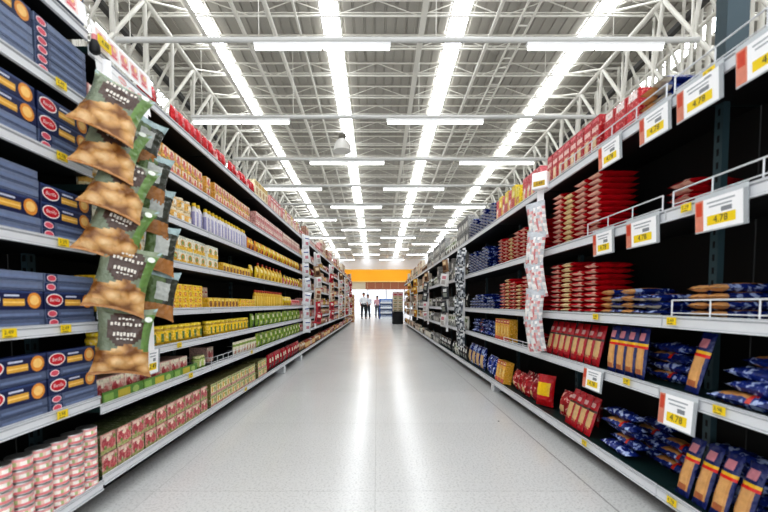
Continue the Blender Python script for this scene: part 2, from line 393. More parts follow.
def upright(h):
    m = MB(); m.box(-.015, .015, -.022, .022, 0, h, POST)
    z = .2
    while z < h-.05: m.box(.0145, .0155, -.006, .006, z, z+.03, SLOT); m.box(-.008, .008, -.0225, -.0215, z, z+.03, SLOT); z += .06
    return m.data('upright')
def back(W, h): m = MB(); m.box(-.012, 0, -W/2+.004, W/2-.004, .1, h, BACK); return m.data('back_panel')
def base(W, lip): m = MB(); m.box(-SD, -.14, -W/2+.02, W/2-.02, .012, lip-.05, BLACK); return m.data('plinth')
def footmesh(col):
    m = MB(); m.box(-.13, -.03, -.02, .02, 0, .09, col, .004); m.box(-.14, -.02, -.03, .03, 0, .012, col)
    if col == RAIL_WHITE: m.box(-.03, -.006, -.045, .045, .004, .105, col, .003); return m.data('foot')
FOOT = footmesh(BLACK); FOOTW = footmesh(RAIL_WHITE)
def unit(side, i, y0, W, levels, lip, upH, label):
    sx = -1 if side == 'L' else 1
    t = thing('shelf_unit', label, 'shelf unit', (sx*XF, y0+W/2, 0), (0, 0, 0 if sx < 0 else PI), 'shelf units along the %s side' % ('left' if sx < 0 else 'right'))
    key = (side, W, len(levels), round(levels[0], 3))
    if key not in unit.c: unit.c[key] = (*shelf_meshes(W, lip), back(W, levels[-1]+.02), base(W, levels[0]))
    dk, rl, bk, bs = unit.c[key]
    b = obj('back_panel', bk, t, (-SD-.001, 0, 0))
    obj('plinth', bs, t)
    up = levels[-1]-.03
    if up not in unit.u: unit.u[up] = upright(up)
    s_ = 1 if side == 'L' else -1      # farther end of the unit
    obj('upright', unit.u[up], t, (-SD+(.2 if side == 'R' and i == 0 else .12), s_*(W/2-.026), 0))
    if side == 'R' and i == 0:
        m = MB(); m.box(-.05, .05, -.03, .03, 2.0, 2.75, M('#2c4149', .45)); z = 2.05
        while z < 2.7: m.box(-.03, -.018, -.0305, -.0295, z, z+.03, SLOT); m.box(-.0505, -.0495, -.006, .006, z, z+.03, SLOT); z += .06
        obj('post_extension', m, t, (-SD+.18, s_*(W/2-.034), 0))
    obj('foot', FOOTW if (side == 'L' and i in (3, 4)) or (side == 'R' and i == 2) else FOOT, t, (0, (1 if side == 'L' else -1)*(W/2-.035), 0))
    for z in levels:
        d = obj('shelf', dk, t, (0, 0, z-.012)); obj('price_rail', rl, d)
    return t
unit.c = {}; unit.u = {}
for i in range(LN):
    unit('L', i, LB0+i*LW, LW, LEV1 if i == 0 else LEVL, .05, 0, 'dark shelf unit with white lips, %s from the camera on the left' % nth(i+1))
for i in range(RN):
    unit('R', i, RB0+i*RW, RW, LEVR, .06, 2.62, 'dark shelf unit with white lips, %s from the camera on the right' % nth(i+1))

# ------------------------------------------------------------------ product kinds: local +x faces the aisle, base centre at origin
class K:  # a kind of product
    def __init__(s, name, desc, cat, mb, w, h, d, parts=()):
        s.name = name; s.desc = desc; s.cat = cat; s.me = mb.data(name); s.w = w; s.h = h; s.d = d
        s.parts = [(n, m.data(n) if isinstance(m, MB) else m) for n, m in parts]
def carton(name, desc, w, h, d, basec, prints, c=.0015, top=None, cat='carton'):
    m = MB(); m.box(-d/2, d/2, -w/2, w/2, 0, h, PR(basec), c); X = d/2+.0006
    for n_, q in enumerate(prints):
        t = q[0]
        if t == 'r': m.rect(X+.0002*n_, (q[1]-.5)*w, (q[2]-.5)*w, q[3]*h, q[4]*h, PR(q[5]))
        elif t == 'e': m.ell(X+.0002*n_, (q[1]-.5)*w, q[2]*h, q[3]*w, q[4]*h, PR(q[5]))
        elif t == 't': m.text(q[1], X+.0008, (q[2]-.5)*w, q[3]*h, q[4]*h, PR(q[5]))
    if top: m.rect  # printed top flaps
    return K(name, desc, cat, m, w, h, d)
# pasta boxes
def pasta_face():
    w, h, d = .272, .074, .036; m = MB(); m.box(-d/2, d/2, -w/2, w/2, 0, h, P('#14204a'), .0015); X = d/2+.0006
    m.rect(X, -w/2+.002, w/2-.002, h*.86, h*.98, P('#33456f'))
    m.ell(X+.0002, -.088, h*.52, .043, .027, WHITE, 18); m.ell(X+.0005, -.088, h*.52, .038, .0225, P('#c4142a'), 18)
    m.text('Barilla', X+.0009, -.088, h*.52, .021, WHITE, .2)
    m.rect(X, -.035, .052, h*.2, h*.56, P('#d9a441')); m.rect(X+.0003, -.035, .052, h*.34, h*.42, P('#f0cb78')); m.rect(X, -.03, .03, h*.68, h*.78, P('#c9cede'))
    m.ell(X+.0002, .094, h*.48, .031, .032, P('#d98e3a'), 14); m.ell(X+.0005, .094, h*.5, .021, .02, P('#f2c678'), 12)
    return K('pasta_box', 'navy spaghetti box showing its front', 'box', m, w, h, d)
def pasta_edge(col, desc):
    w, h, d = .272, .0365, .074; m = MB(); m.box(-d/2, d/2, -w/2, w/2, 0, h, P(col), .0015); X = d/2+.0006
    m.rect(X, -w/2+.003, w/2-.003, h*.1, h*.22, P('#3c4a68')); m.rect(X, -w/2+.002, -w/2+.062, 0.002, h-.002, P('#1b2c57'))
    m.ell(X+.0003, -.103, h*.5, .024, .0145, P('#f2dede')); m.ell(X+.0006, -.103, h*.5, .02, .0115, P('#d8586a'))
    m.rect(X, -.06, .11, h*.36, h*.62, P('#7383a3'))
    return K('pasta_box', desc, 'box', m, w, h, d)
PF = pasta_face(); PE = pasta_edge('#596580', 'blue spaghetti box lying on its side'); PG = pasta_edge('#717d96', 'grey-blue spaghetti box lying flat')  # navy boxes; sheen on the narrow sides painted in as grey-blue
# tuna tins
m = MB(); n = 24
def tinm(i, k):
    if i in (0, 1, 5, 6): return TIN
    a = k % 8
    if i == 2: return P('#e58488')
    if i == 3: return P('#faf3ea') if a in (0, 1, 4, 5) else (P('#b3c08a') if a in (2, 6) else P('#f0cfc0'))
    return P('#e6a5a2')
m.lathe([(.0395, 0), (.0425, .002), (.0418, .006), (.0418, .016), (.0418, .032), (.0418, .042), (.0425, .046), (.0395, .047)], n, tinm)
m2 = MB(); m2.lathe([(.038, .0472), (.036, .0478), (.01, .0478)], 18, lambda i, k: TIN)
TUNA = K('tuna_tin', 'pink and white tuna tin', 'tin', m, .0855, .0485, .085, [('lid', m2)])
# cartons, left side
SOUP = carton('soup_carton', 'pink tomato soup carton',   .116, .103, .2, '#4f5a30', [('r', .01, .99, .01, .99, '#cf8e84'), ('r', .02, .98, .02, .2, '#a9ac6a'), ('e', .3, .5, .2, .3, '#b8404a'), ('e', .72, .42, .2, .27, '#c4565a'), ('r', .1, .75, .78, .93, '#e6c9b8'), ('e', .5, .68, .13, .12, '#f3d9c4'), ('e', .3, .3, .08, .1, '#6c8f3a'), ('e', .88, .7, .07, .12, '#7d9c46')])  # dark green sides; this base also paints the shade on the tops
SOUPC = carton('soup_carton', 'cream and yellow soup carton', .112, .097, .2, '#6d6a38', [('r', .01, .99, .01, .99, '#e8d9a8'), ('r', .02, .98, .02, .24, '#cf8f86'), ('e', .32, .52, .16, .24, '#d9a92f'), ('e', .7, .5, .18, .24, '#97a94a'), ('r', .1, .9, .8, .96, '#8aa050'), ('e', .5, .42, .1, .14, '#f6eecb')])  # dark olive base paints shade onto the carton tops too
TRAYC = carton('soup_carton', 'pink and cream soup carton', .113, .128, .16, '#dfb7a8', [('r', .03, .97, .78, .96, '#e9dfc8'), ('e', .32, .5, .2, .24, '#b5434a'), ('e', .7, .46, .2, .22, '#cf7f78'), ('e', .52, .7, .12, .1, '#efe2cd')])
ORAN = carton('seasoning_carton', 'orange and cream seasoning carton', .078, .083, .12, '#e0a44a', [('r', .08, .92, .5, .94, '#ecd9bd'), ('e', .5, .38, .3, .28, '#cf6f62'), ('e', .5, .7, .2, .16, '#d2544c'), ('r', .1, .4, .06, .2, '#f0d64a'), ('r', .6, .9, .06, .2, '#8d9a45')])
ORAN2 = carton('seasoning_carton', 'pink and white seasoning carton', .078, .095, .12, '#dba199', [('r', .08, .92, .55, .94, '#f0e4d6'), ('e', .5, .35, .3, .26, '#c3424a'), ('r', .2, .8, .72, .82, '#cf4f50')])
YELP = carton('stock_packet', 'bright yellow stock packet', .074, .044, .1, '#f4c81e', [('e', .5, .46, .2, .32, '#d9542a'), ('r', .1, .9, .8, .95, '#fae169'), ('e', .5, .46, .1, .17, '#f5d98a')])
WYG = carton('noodle_carton', 'white and yellow noodle carton', .098, .098, .13, '#efe9d2', [('r', .02, .98, .02, .3, '#e9bd2b'), ('e', .5, .5, .3, .26, '#d8962c'), ('e', .5, .52, .18, .16, '#7f9d52'), ('r', .05, .95, .82, .96, '#cdd4c3')])
YBR = carton('stock_packet', 'yellow and brown stock packet', .08, .09, .12, '#e6b327', [('e', .5, .42, .3, .28, '#8f5726'), ('r', .08, .92, .7, .94, '#f2dc66'), ('r', .1, .9, .05, .14, '#a84a22')])
PINKU = carton('seasoning_carton', 'tall pink and cream seasoning carton', .075, .185, .07, '#dcae9f', [('r', .08, .92, .6, .95, '#efe2d0'), ('e', .5, .36, .32, .14, '#be4a48'), ('r', .2, .8, .72, .8, '#c95a50')])
CRMT = carton('cereal_carton', 'tall cream and yellow carton', .12, .2, .07, '#e8d8ae', [('r', .06, .94, .7, .95, '#c9a23d'), ('e', .5, .42, .32, .2, '#b9884e'), ('r', .1, .9, .06, .14, '#c23a3a')])
PINKT = carton('cereal_carton', 'tall pink and red carton', .13, .19, .07, '#d8938c', [('r', .06, .94, .66, .95, '#c23b44'), ('e', .5, .38, .32, .22, '#efdcca'), ('r', .15, .85, .76, .86, '#f4e9e2')])
# jars and bottles
def jar(name, desc, r, h, body, label, cap, spots, cat='jar'):
    m = MB(); ch = .018
    m.lathe([(r*.92, 0), (r, .005), (r, h*.2), (r, h*.62), (r, h*.74), (r*.8, h-ch)], 16, lambda i, k: label if i in (2, 3) and not (k % 5 == 0 and i == 2) else (spots if i == 2 else body))
    l = MB(); l.lathe([(r*.86, h-ch), (r*.88, h-ch+.002), (r*.88, h-.002), (r*.82, h)], 16, lambda i, k: cap)
    return K(name, desc, cat, m, 2*r, h, 2*r, [('lid', l)])
YJAR = jar('mustard_jar', 'yellow mustard jar', .042, .128, F('#b5942a'), PR('#ecc520'), PR('#f2d52c'), PR('#5c7a34'))
GPOT = jar('sauce_jar', 'green sauce jar', .035, .1, F('#6f8a3c'), PR('#a9b86a'), PR('#c5c48a'), PR('#e9e3cc'))
CREAM = jar('soup_pot', 'cream and orange soup pot', .05, .088, PR('#e6cfa0'), PR('#e5b45a'), PR('#f0e2c4'), PR('#f7efdd'), 'pot')
def bottle(desc, body, label, cap):
    r, h = .031, .2; m = MB()
    m.lathe([(r*.94, 0), (r, .006), (r, .05), (r, .13), (r*.85, .15), (r*.45, .172)], 14, lambda i, k: label if i in (1, 2) and k % 4 else body)
    l = MB(); l.lathe([(r*.5, .172), (r*.55, .175), (r*.5, .198), (r*.3, .2)], 12, lambda i, k: cap)
    return K('sauce_bottle', desc, 'bottle', m, 2*r, h, 2*r, [('cap', l)])
BOT = bottle('lilac bottle with yellow cap', P('#ddd9dc'), P('#9a97bd'), P('#ecc93a'))
BOTY = bottle('yellow sauce bottle', P('#d9ac2a'), P('#ecd06a'), P('#b5452a'))
# pouches
def pouch(name, desc, w, h, t, zones, cat='pouch', seed=3, crimp=None):
    m = MB()
    def mf(u, v, s):
        for (u0, u1, v0, v1, c) in zones[1:]:
            if u0 <= u <= u1 and v0 <= v <= v1 and s > 0: return F(c)
        return zones[0] if not isinstance(zones[0], str) else F(zones[0])
    m.pillow(w, h, t, mf, 8, 12, seed=seed)
    return K(name, desc, cat, m, w, h, t)
REDP = pouch('sauce_sachet', 'bright red sauce sachet', .085, .135, .04, ['#c9141f', (-.6, .6, .5, .75, '#e2505a'), (-.5, .5, .2, .42, '#a80e18')])
REDPP = pouch('sauce_sachet', 'pink and red sauce sachet', .085, .11, .04, ['#d98a86', (-.7, .7, .55, .85, '#c9323a'), (-.5, .5, .2, .45, '#f0d9cf')])
GRN = pouch('herb_pouch', 'green and cream herb pouch', .105, .165, .05, ['#7d9c3a', (-.7, .7, .55, .85, '#d9d9ae'), (-.55, .55, .2, .5, '#51702a')], seed=5)
GRN2 = pouch('herb_pouch', 'leaf-green herb pouch', .105, .165, .05, ['#9fb548', (-.7, .7, .5, .8, '#6d8c33'), (-.5, .5, .15, .4, '#dfe0b8')], seed=6)
SACH = pouch('soup_sachet', 'cream soup sachet with green band', .085, .135, .03, ['#e4dcc4', (-1, 1, .68, .86, '#8fa65a'), (-.6, .6, .2, .5, '#c9907a')], seed=7)
YPK = pouch('snack_pouch', 'yellow snack pouch', .1, .15, .05, ['#e0bd2c', (-.7, .7, .55, .8, '#f3e08a'), (-.5, .5, .15, .45, '#a9702b')], seed=8)
ORP = pouch('snack_pouch', 'orange snack pouch', .1, .15, .05, ['#d88a2a', (-.7, .7, .55, .8, '#ecc93a'), (-.5, .5, .15, .45, '#8a3522')], seed=9)
REDB = pouch('coffee_bag', 'dark red bag with cream label', .14, .21, .07, ['#a5182a', (-.6, .6, .5, .78, '#ead9c4'), (-.4, .4, .2, .42, '#5d1018')], seed=10)
# lying pasta packs: end of the pack towards the aisle
def lyingT(h, t): return lambda p: (p[2]-h/2, p[1], p[0]+t/2)
def lying(name, desc, w, L, t, basec, zones, cat='pasta pack', seed=4):
    m = MB()
    def mf(u, v, s):
        for (u0, u1, v0, v1, c, ss) in zones:
            if u0 <= u <= u1 and v0 <= v <= v1 and (ss == 0 or ss == s): return F(c)
        return basec if not isinstance(basec, str) else F(basec)
    m.pillow(w, L, t, mf, 8, 16, .01, .01, .0015, lyingT(L, t), seed, .26, .42)
    return K(name, desc, cat, m, w, t*.93, L)
RLY = lying('pasta_bag', 'red pasta bag lying flat', .158, .25, .039, '#c01222', [(-.8, .85, .88, 1, '#f0d6c0', -1), (-.7, .2, .94, 1, '#d2283a', 1), (.2, .8, .94, 1, '#e3a79a', 1), (-.5, .5, .3, .7, '#d8b27a', 1)])  # pink zone on the upper front end paints the film's highlight
RLC = lying('pasta_bag', 'red and cream pasta bag lying flat', .158, .25, .039, '#c01626', [(-.85, .85, .86, 1, '#efd9ae', 0), (-.5, .5, .3, .7, '#d8b27a', 1)], seed=5)
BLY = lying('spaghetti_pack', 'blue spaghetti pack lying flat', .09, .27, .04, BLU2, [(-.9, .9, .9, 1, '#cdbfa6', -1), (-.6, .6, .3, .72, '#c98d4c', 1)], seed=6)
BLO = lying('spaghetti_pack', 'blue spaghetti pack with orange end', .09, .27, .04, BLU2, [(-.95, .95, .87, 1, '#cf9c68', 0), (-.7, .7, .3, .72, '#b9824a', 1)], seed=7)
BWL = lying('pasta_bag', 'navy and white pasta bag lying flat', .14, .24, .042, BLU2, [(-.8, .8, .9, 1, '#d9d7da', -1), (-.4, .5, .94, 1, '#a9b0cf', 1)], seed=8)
# lengthwise pack for heaps: long side along the shelf
def heap(desc, base, win, seed):
    m = MB(); T = lambda p: (p[1], p[2]-.14, p[0]+.0265)
    def mf(u, v, s):
        if win and -.8 <= u <= .8 and .12 < v < .56: return F(win)
        if win and s > 0 and .56 < v < .66: return F('#c8301f')
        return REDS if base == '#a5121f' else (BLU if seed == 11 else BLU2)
    m.pillow(.095, .28, .053, mf, 8, 14, .03, .03, .004, T, seed, .3)
    return K('spaghetti_pack', desc, 'pasta pack', m, .28, .05, .095)
HB = heap('blue spaghetti pack lying lengthwise', '#2440a0', None, 11); HT = heap('blue and tan spaghetti pack lying lengthwise', '#1e3690', '#c08a50', 12)
HR = heap('red spaghetti pack lying lengthwise', '#a5121f', '#d0a36a', 13)
# upright spaghetti packs
def upr(desc, base, stripe, h=.275, w=.078, dark=None, seed=14, tip=None):
    m = MB()
    def mf(u, v, s):
        if s < 0: return F(base)
        if .08 < v < .62 and abs(u) < .82:
            if v < .2 and abs(u) < .45: return F('#a9623c')
            return F('#d3a066') if (abs(u) < .55) else F('#c48f55')
        if stripe and .62 < v < .67: return F('#d8261e')
        if stripe and .67 < v < .72: return F('#e9b82a')
        if .76 < v < .9 and abs(u) < .55: return F(tip or '#c8828c')
        return F(base)
    m.pillow(w, h, .04, mf, 9, 20, .03, .04, .0015, None, seed)
    return K('spaghetti_pack', desc, 'pasta pack', m, w, h, .04)
UB = upr('upright blue spaghetti pack with striped band', '#17245f', True)
def upr_red():
    m = MB()
    def mf(u, v, s):
        if s < 0: return F('#a80f1e')
        lim = .14 + (.1 if int((u+1)*4.5) % 2 else 0)
        if lim < v < .6 and abs(u) < .85: return F('#d9b27e')
        if .6 < v < .64: return F('#4a2a20')
        if .7 < v < .86 and abs(u) < .6: return F('#dba7a4')
        return F('#b51324')
    m.pillow(.08, .265, .045, mf, 9, 18, .03, .04, .0015, None, 15)
    return K('spaghetti_pack', 'upright red spaghetti pack', 'pasta pack', m, .08, .265, .045)
UR = upr_red()
TRED = carton('pasta_carton', 'tall red pasta carton with cream window', .085, .225, .08, '#b3121f', [('r', .12, .7, .08, .5, '#dcb58a'), ('e', .42, .34, .22, .14, '#e9d2ae'), ('r', .1, .9, .6, .74, '#e5b9b0'), ('r', .12, .88, .86, .95, '#d8606a')])
TRW = carton('pasta_carton', 'plain red carton with white top patch', .1, .2, .09, '#b80f1d', [('r', .15, .85, .76, .98, '#ecdcd8'), ('r', .1, .5, .1, .5, '#d0202e')])
TPK = carton('pasta_carton', 'tall pink and red carton', .09, .22, .08, '#d5656a', [('r', .1, .6, .1, .5, '#e8c98a'), ('r', .1, .9, .6, .9, '#c2202e'), ('e', .55, .45, .25, .12, '#f1e2d4')])
TYE = carton('pasta_carton', 'tall yellow and red carton', .1, .24, .08, '#e2c527', [('r', .08, .92, .1, .5, '#c93a3a'), ('e', .5, .66, .3, .12, '#f2e892')])
YRB = carton('pasta_carton', 'yellow carton with red top', .09, .24, .09, '#e0a830', [('r', .02, .98, .8, .98, '#b51a24'), ('r', .02, .98, .02, .2, '#c9402a'), ('e', .5, .5, .22, .2, '#efcf7a'), ('r', .2, .8, .86, .92, '#f0d9a0')])
YLB = pouch('pasta_bag', 'red pasta bag with big yellow label', .17, .27, .1, ['#c4101c', (-.85, .85, .3, .72, '#f4c81c'), (-.5, .5, .46, .56, '#c9301c')], 'pasta bag', 16)
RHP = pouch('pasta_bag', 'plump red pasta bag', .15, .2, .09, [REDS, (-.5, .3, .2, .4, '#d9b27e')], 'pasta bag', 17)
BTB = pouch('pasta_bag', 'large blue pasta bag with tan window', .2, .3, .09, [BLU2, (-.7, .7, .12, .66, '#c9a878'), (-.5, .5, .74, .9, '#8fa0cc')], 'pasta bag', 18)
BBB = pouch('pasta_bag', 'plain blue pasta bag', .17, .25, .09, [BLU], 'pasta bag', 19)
YBX = carton('seasoning_carton', 'bright yellow carton', .11, .2, .07, '#e6d21f', [('r', .1, .9, .2, .5, '#c9852a')])

# ------------------------------------------------------------------ placing
SHN = {'L': ['bottom', 'second', 'third', 'fourth', 'fifth', 'sixth', 'seventh', 'top'], 'R': ['bottom', 'second', 'third', 'fourth', 'top'], 'N': ['bottom', 'second', 'third', 'fourth', 'fifth', 'sixth', 'top']}
COUNT = {}
def put(k, side, Y, z, label, group, inset=.006, yaw=0, lean=0, roll=0):
    sx = -1 if side == 'L' else 1
    dz = k.d/2*math.sin(abs(lean)) + k.w/2*math.sin(abs(roll))
    o = obj(k.name, k.me, None, (sx*(XF+.016+inset+k.d/2), Y, z+dz), (roll, -lean, yaw+(0 if sx < 0 else PI)))
    tag(o, label, k.cat, group)
    for n, me in k.parts: obj(n, me, o)
    return o
def unitname(side, Y):
    i = int((Y-(LB0 if side == 'L' else RB0))/(LW if side == 'L' else RW))
    return i
def levels(side, Y):
    if side == 'R': return LEVR, SHN['R']
    return (LEV1, SHN['N']) if Y < LB0+LW else (LEVL, SHN['L'])
NUM = ['one', 'two', 'three', 'four', 'five', 'six', 'seven', 'eight', 'nine', 'ten', 'eleven', 'twelve']
SEEN = {}
def uniq(label):
    SEEN[label] = SEEN.get(label, 0)+1; return label
def run(side, lv, Y0, Y1, kinds, layers=1, gap=.004, inset=.006, jit=.005, skip=0., lean=0., roll=0., zoff=0., share=False, parts=True, colh=None):
    """a stretch of one shelf filled from Y0 to Y1; every pack an object"""
    kinds = kinds if isinstance(kinds, (list, tuple)) else [kinds]
    L, names = levels(side, (Y0+Y1)/2); z0 = L[lv]-.012+zoff
    sname = 'left' if side == 'L' else 'right'
    y = Y0; i = 0
    runid = COUNT.get((side, lv), 0)+1; COUNT[(side, lv)] = runid
    while True:
        k = kinds[i % len(kinds)]
        if y+k.w > Y1+.001: break
        i += 1; yc = y+k.w/2; y += k.w+gap
        bay = unitname(side, yc)
        if unitname(side, yc-k.w/2+.0) != unitname(side, yc+k.w/2-.0):   # keep clear of the joint between units
            pass
        n = colh[(i-1) % len(colh)] if colh else layers
        for j in range(n):
            if skip and random.random() < skip: break
            sh = '%s %s shelf' % (sname, names[lv])
            if share:
                lab = '%s on the %s, %s unit from the camera' % (k.desc, sh, nth(bay+1)); grp = '%s goods in the %s unit' % (sh, nth(bay+1))
            else:
                hj = j+int(round(zoff/.0505)); c = COUNT.setdefault(('n', side, lv, bay, k.desc, hj), 0)+1; COUNT[('n', side, lv, bay, k.desc, hj)] = c
                lay = '' if n == 1 and not colh and not hj and not k.name == 'spaghetti_pack' else (', layer %s' % NUM[hj])
                lab = '%s, %s along%s, %s, %s unit' % (k.desc, nth(c), lay, sh, nth(bay+1)); grp = '%s packs on the %s' % (k.desc.split(',')[0], sh)
            put(k, side, yc, z0+j*(k.h+.0006), uniq(lab), grp, inset+(random.uniform(0, jit) if jit else 0), random.uniform(-jit, jit)*4 if jit else 0, lean, roll*random.uniform(.4, 1) if roll else 0)
    return y

# ---- left, nearest unit: spaghetti boxes and tuna tins
cols = [1.165, 1.442, 1.722]
pats = {1: [PE, PE, PF, PE, PF], 2: [PE, PE, PF, PE, PG], 3: [PE, PE, PF, PF], 4: [PE, PE, PF, PF], 5: [PE, PE, PE, PE, PE, PG], 6: [PG, PG, PG, PF]}
pats1 = {1: [PE, PE, PF, PE, PF], 2: [PE, PE, PF, PG, PG], 3: [PG, PG, PF, PG, PG, PG], 4: [PG, PG, PF, PF], 5: [PG, PG, PG, PG, PF], 6: [PG, PG, PG, PF]}
for lv in range(1, 7):
    for ci, yc in enumerate(cols):
        z = LEV1[lv]-.012
        lim = (LEV1[lv+1]-.065 if lv < 6 else 9)
        for j, k in enumerate((pats if ci == 2 else pats1)[lv]):
            if z+k.h > lim: break
            c = ['third', 'second', 'first'][ci]
            lab = '%s, layer %s, %s stack, nearest left %s shelf' % (k.desc, NUM[j], c, SHN['N'][lv])
            put(k, 'L', yc+random.uniform(-.003, .003), z, uniq(lab), 'spaghetti boxes in the nearest left unit', random.uniform(0, .003)); z += k.h+.0006
tops = [6, 6, 6, 6, 6, 6, 6]
for ci in range(8):
    yc = 1.818-ci*.0872
    for j in range(6):
        lab = 'pink and white tuna tin, layer %s of the %s stack from the joint' % (['one', 'two', 'three', 'four', 'five', 'six'][j], nth(ci+1))
        put(TUNA, 'L', yc, LEV1[0]-.012+j*.0492, uniq(lab), 'tuna tins on the nearest left bottom shelf', -.012, random.uniform(-1, 1))
# ---- left, units two to five
A, B_, D_, E_ = LB0+LW+.012, LB0+2*LW+.012, LB0+3*LW+.012, LB0+4*LW+.012
F_ = LB0+5*LW
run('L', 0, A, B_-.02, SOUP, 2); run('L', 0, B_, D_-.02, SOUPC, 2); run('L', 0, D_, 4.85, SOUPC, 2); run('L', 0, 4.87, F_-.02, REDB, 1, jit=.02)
run('L', 1, A, 2.92, TRAYC, 1, inset=.03); run('L', 1, 2.94, B_-.02, GPOT, 1)
run('L', 1, 3.31, 3.44, TRAYC, 1, inset=.1); run('L', 1, 3.68, D_-.02, SACH, 1, gap=.002); run('L', 1, D_, E_-.02, [GRN2, GRN], 1); run('L', 1, E_, F_-.02, [GRN, GRN2], 1)
run('L', 2, A, B_-.02, YJAR, 1, gap=.006); run('L', 2, B_, 4.2, YJAR, 1, gap=.006); run('L', 2, 4.22, D_-.02, GRN, 1); run('L', 2, D_, E_-.02, [GRN, GRN2], 1); run('L', 2, E_, F_-.02, [GRN2, GRN2, GRN], 1)
run('L', 3, A, 3.1, YELP, 4, gap=.003); run('L', 3, B_, 3.52, PINKU, 1, inset=.15); run('L', 3, B_, 3.85, YBR, 1); run('L', 3, 3.87, D_-.02, YELP, 2); run('L', 3, D_, E_-.02, BOTY, 1, gap=.02); run('L', 3, E_, 6.2, YPK, 1); run('L', 3, 6.22, F_-.02, REDPP, 1)
run('L', 4, A, B_-.02, WYG, 2); run('L', 4, B_, 3.42, WYG, 2); run('L', 4, 3.44, 4.2, YBR, 1, gap=.002); run('L', 4, 4.2, D_-.02, YPK, 1); run('L', 4, D_, E_-.02, [YPK, BOTY], 1); run('L', 4, E_, F_-.02, [REDPP, YPK], 1)
run('L', 5, A, 2.93, CREAM, 2, gap=.004); run('L', 5, 2.95, B_-.02, BOT, 1, gap=.008); run('L', 5, B_, 4.12, BOT, 1, gap=.008); run('L', 5, 4.14, D_-.02, ORP); run('L', 5, D_, E_-.02, [ORP, YPK], 1); run('L', 5, E_, F_-.02, [YPK, ORP], 1)
run('L', 6, A, 2.36, ORAN2, 2); run('L', 6, 2.42, B_-.02, ORAN, 2); run('L', 6, B_, 3.25, ORAN, 2); run('L', 6, 3.3, 4.25, ORAN, 2); run('L', 6, D_, E_-.02, ORAN2, 2); run('L', 6, E_, F_-.02, [PINKU, PINKU], 1)
run('L', 7, 2.31, B_-.02, REDP, 1, gap=.004, skip=.06, roll=.12); run('L', 7, B_, D_-.02, [REDP, REDP, REDPP], 1, gap=.004, skip=.06, roll=.14)
run('L', 7, D_, 5.0, CRMT, 1); run('L', 7, 5.02, E_-.02, PINKT, 1); run('L', 7, E_, F_-.02, [PINKT, CRMT, PINKT], 1)
# green display trays on the second shelf
for i in range(3):
    m = MB(); w = .33; m.box(-.002, .002, -w/2, w/2, 0, .062, P('#5c8a3a')); m.box(-.16, -.002, -w/2, w/2, 0, .002, P('#5c8a3a'))
    m.rect(.0026, -.05, .05, .01, .052, P('#c3b23c')); m.rect(.0026, -w/2+.01, -w/2+.08, .01, .05, P('#8fb35a')); m.ell(.003, .1, .03, .03, .02, P('#a7bf6c'))
    tag(obj('display_tray', m, None, (-XF-.0185, A+.18+i*.338, LEVL[1]-.0118)), 'green printed card tray on left second shelf, %s from the hanging snack bags' % ['nearest', 'second', 'third'][i], 'tray', 'green display trays')
m = MB()
for z in (.02, .06): m.path([(-.2, -.42, z), (0, -.42, z), (0, .42, z), (-.2, .42, z)], .003, RAIL_WHITE)
for i in range(8): m.tube((0, -.42+.12*i, 0), (0, -.42+.12*i, .06), .003, RAIL_WHITE, 5)
tag(obj('wire_guard', m, None, (-XF-.02, 3.58, LEVL[1]-.012)), 'low white wire guard on left second shelf, third unit', 'guard')

# ---- right side
R0, R1, R2, R3, R4, R5 = [RB0+i*RW+.01 for i in range(6)]
e = .02
run('R', 4, 1.10, 1.40, [BLO, BLY], 6, gap=.006); run('R', 4, 1.88, 2.07, [BLY, BLO], 4)
run('R', 4, 2.09, 2.41, TRW, 1, gap=.006, inset=.02); run('R', 4, 2.43, R2-e, TRED, 1, gap=.006); run('R', 4, R2+.12, 3.75, TPK, 1, gap=.006); run('R', 4, 3.76, 3.87, YBX, 1); run('R', 4, 3.88, R3-e, [TYE, TPK], 1, gap=.006)
run('R', 4, R3, R4-e, BWL, colh=[6, 7, 5, 7, 6, 4, 6, 7], gap=.006)
run('R', 3, 1.0, 1.5, RLY, colh=[4, 4, 5], inset=.12, gap=.006); run('R', 3, 1.86, 2.05, RLY, colh=[5], inset=.13); run('R', 3, 2.41, R2-e, [RLY, RLY, RLC, RLY], colh=[11, 11, 10, 11], gap=.006)
run('R', 3, R2+.1, R3-.1, [RLY, RLC, RLY], colh=[8, 7, 8, 8, 7, 7], gap=.006); run('R', 3, R3+.3, R4-e, BWL, colh=[7, 8, 7, 6, 8], gap=.006)
run('R', 2, 1.0, 1.42, BLO, colh=[4, 5, 4, 5], inset=.13, gap=.006); run('R', 2, 1.58, 1.77, BLO, colh=[4, 4], inset=.05)
run('R', 2, 1.90, 2.40, [BLY, BLY, BLO, BLY, BLO], colh=[3, 3, 4, 3, 4], gap=.006); run('R', 2, 2.42, R2-e, [RLY, RLY, RLC, RLY], colh=[9, 8, 10, 10], gap=.006)
run('R', 2, R2+.18, R3-.06, [RLC, RLY], colh=[8, 9, 7, 8, 9, 8], gap=.006); run('R', 2, R3+.02, R4-e, BWL, colh=[3, 4, 2, 5, 3, 5, 4], gap=.006)
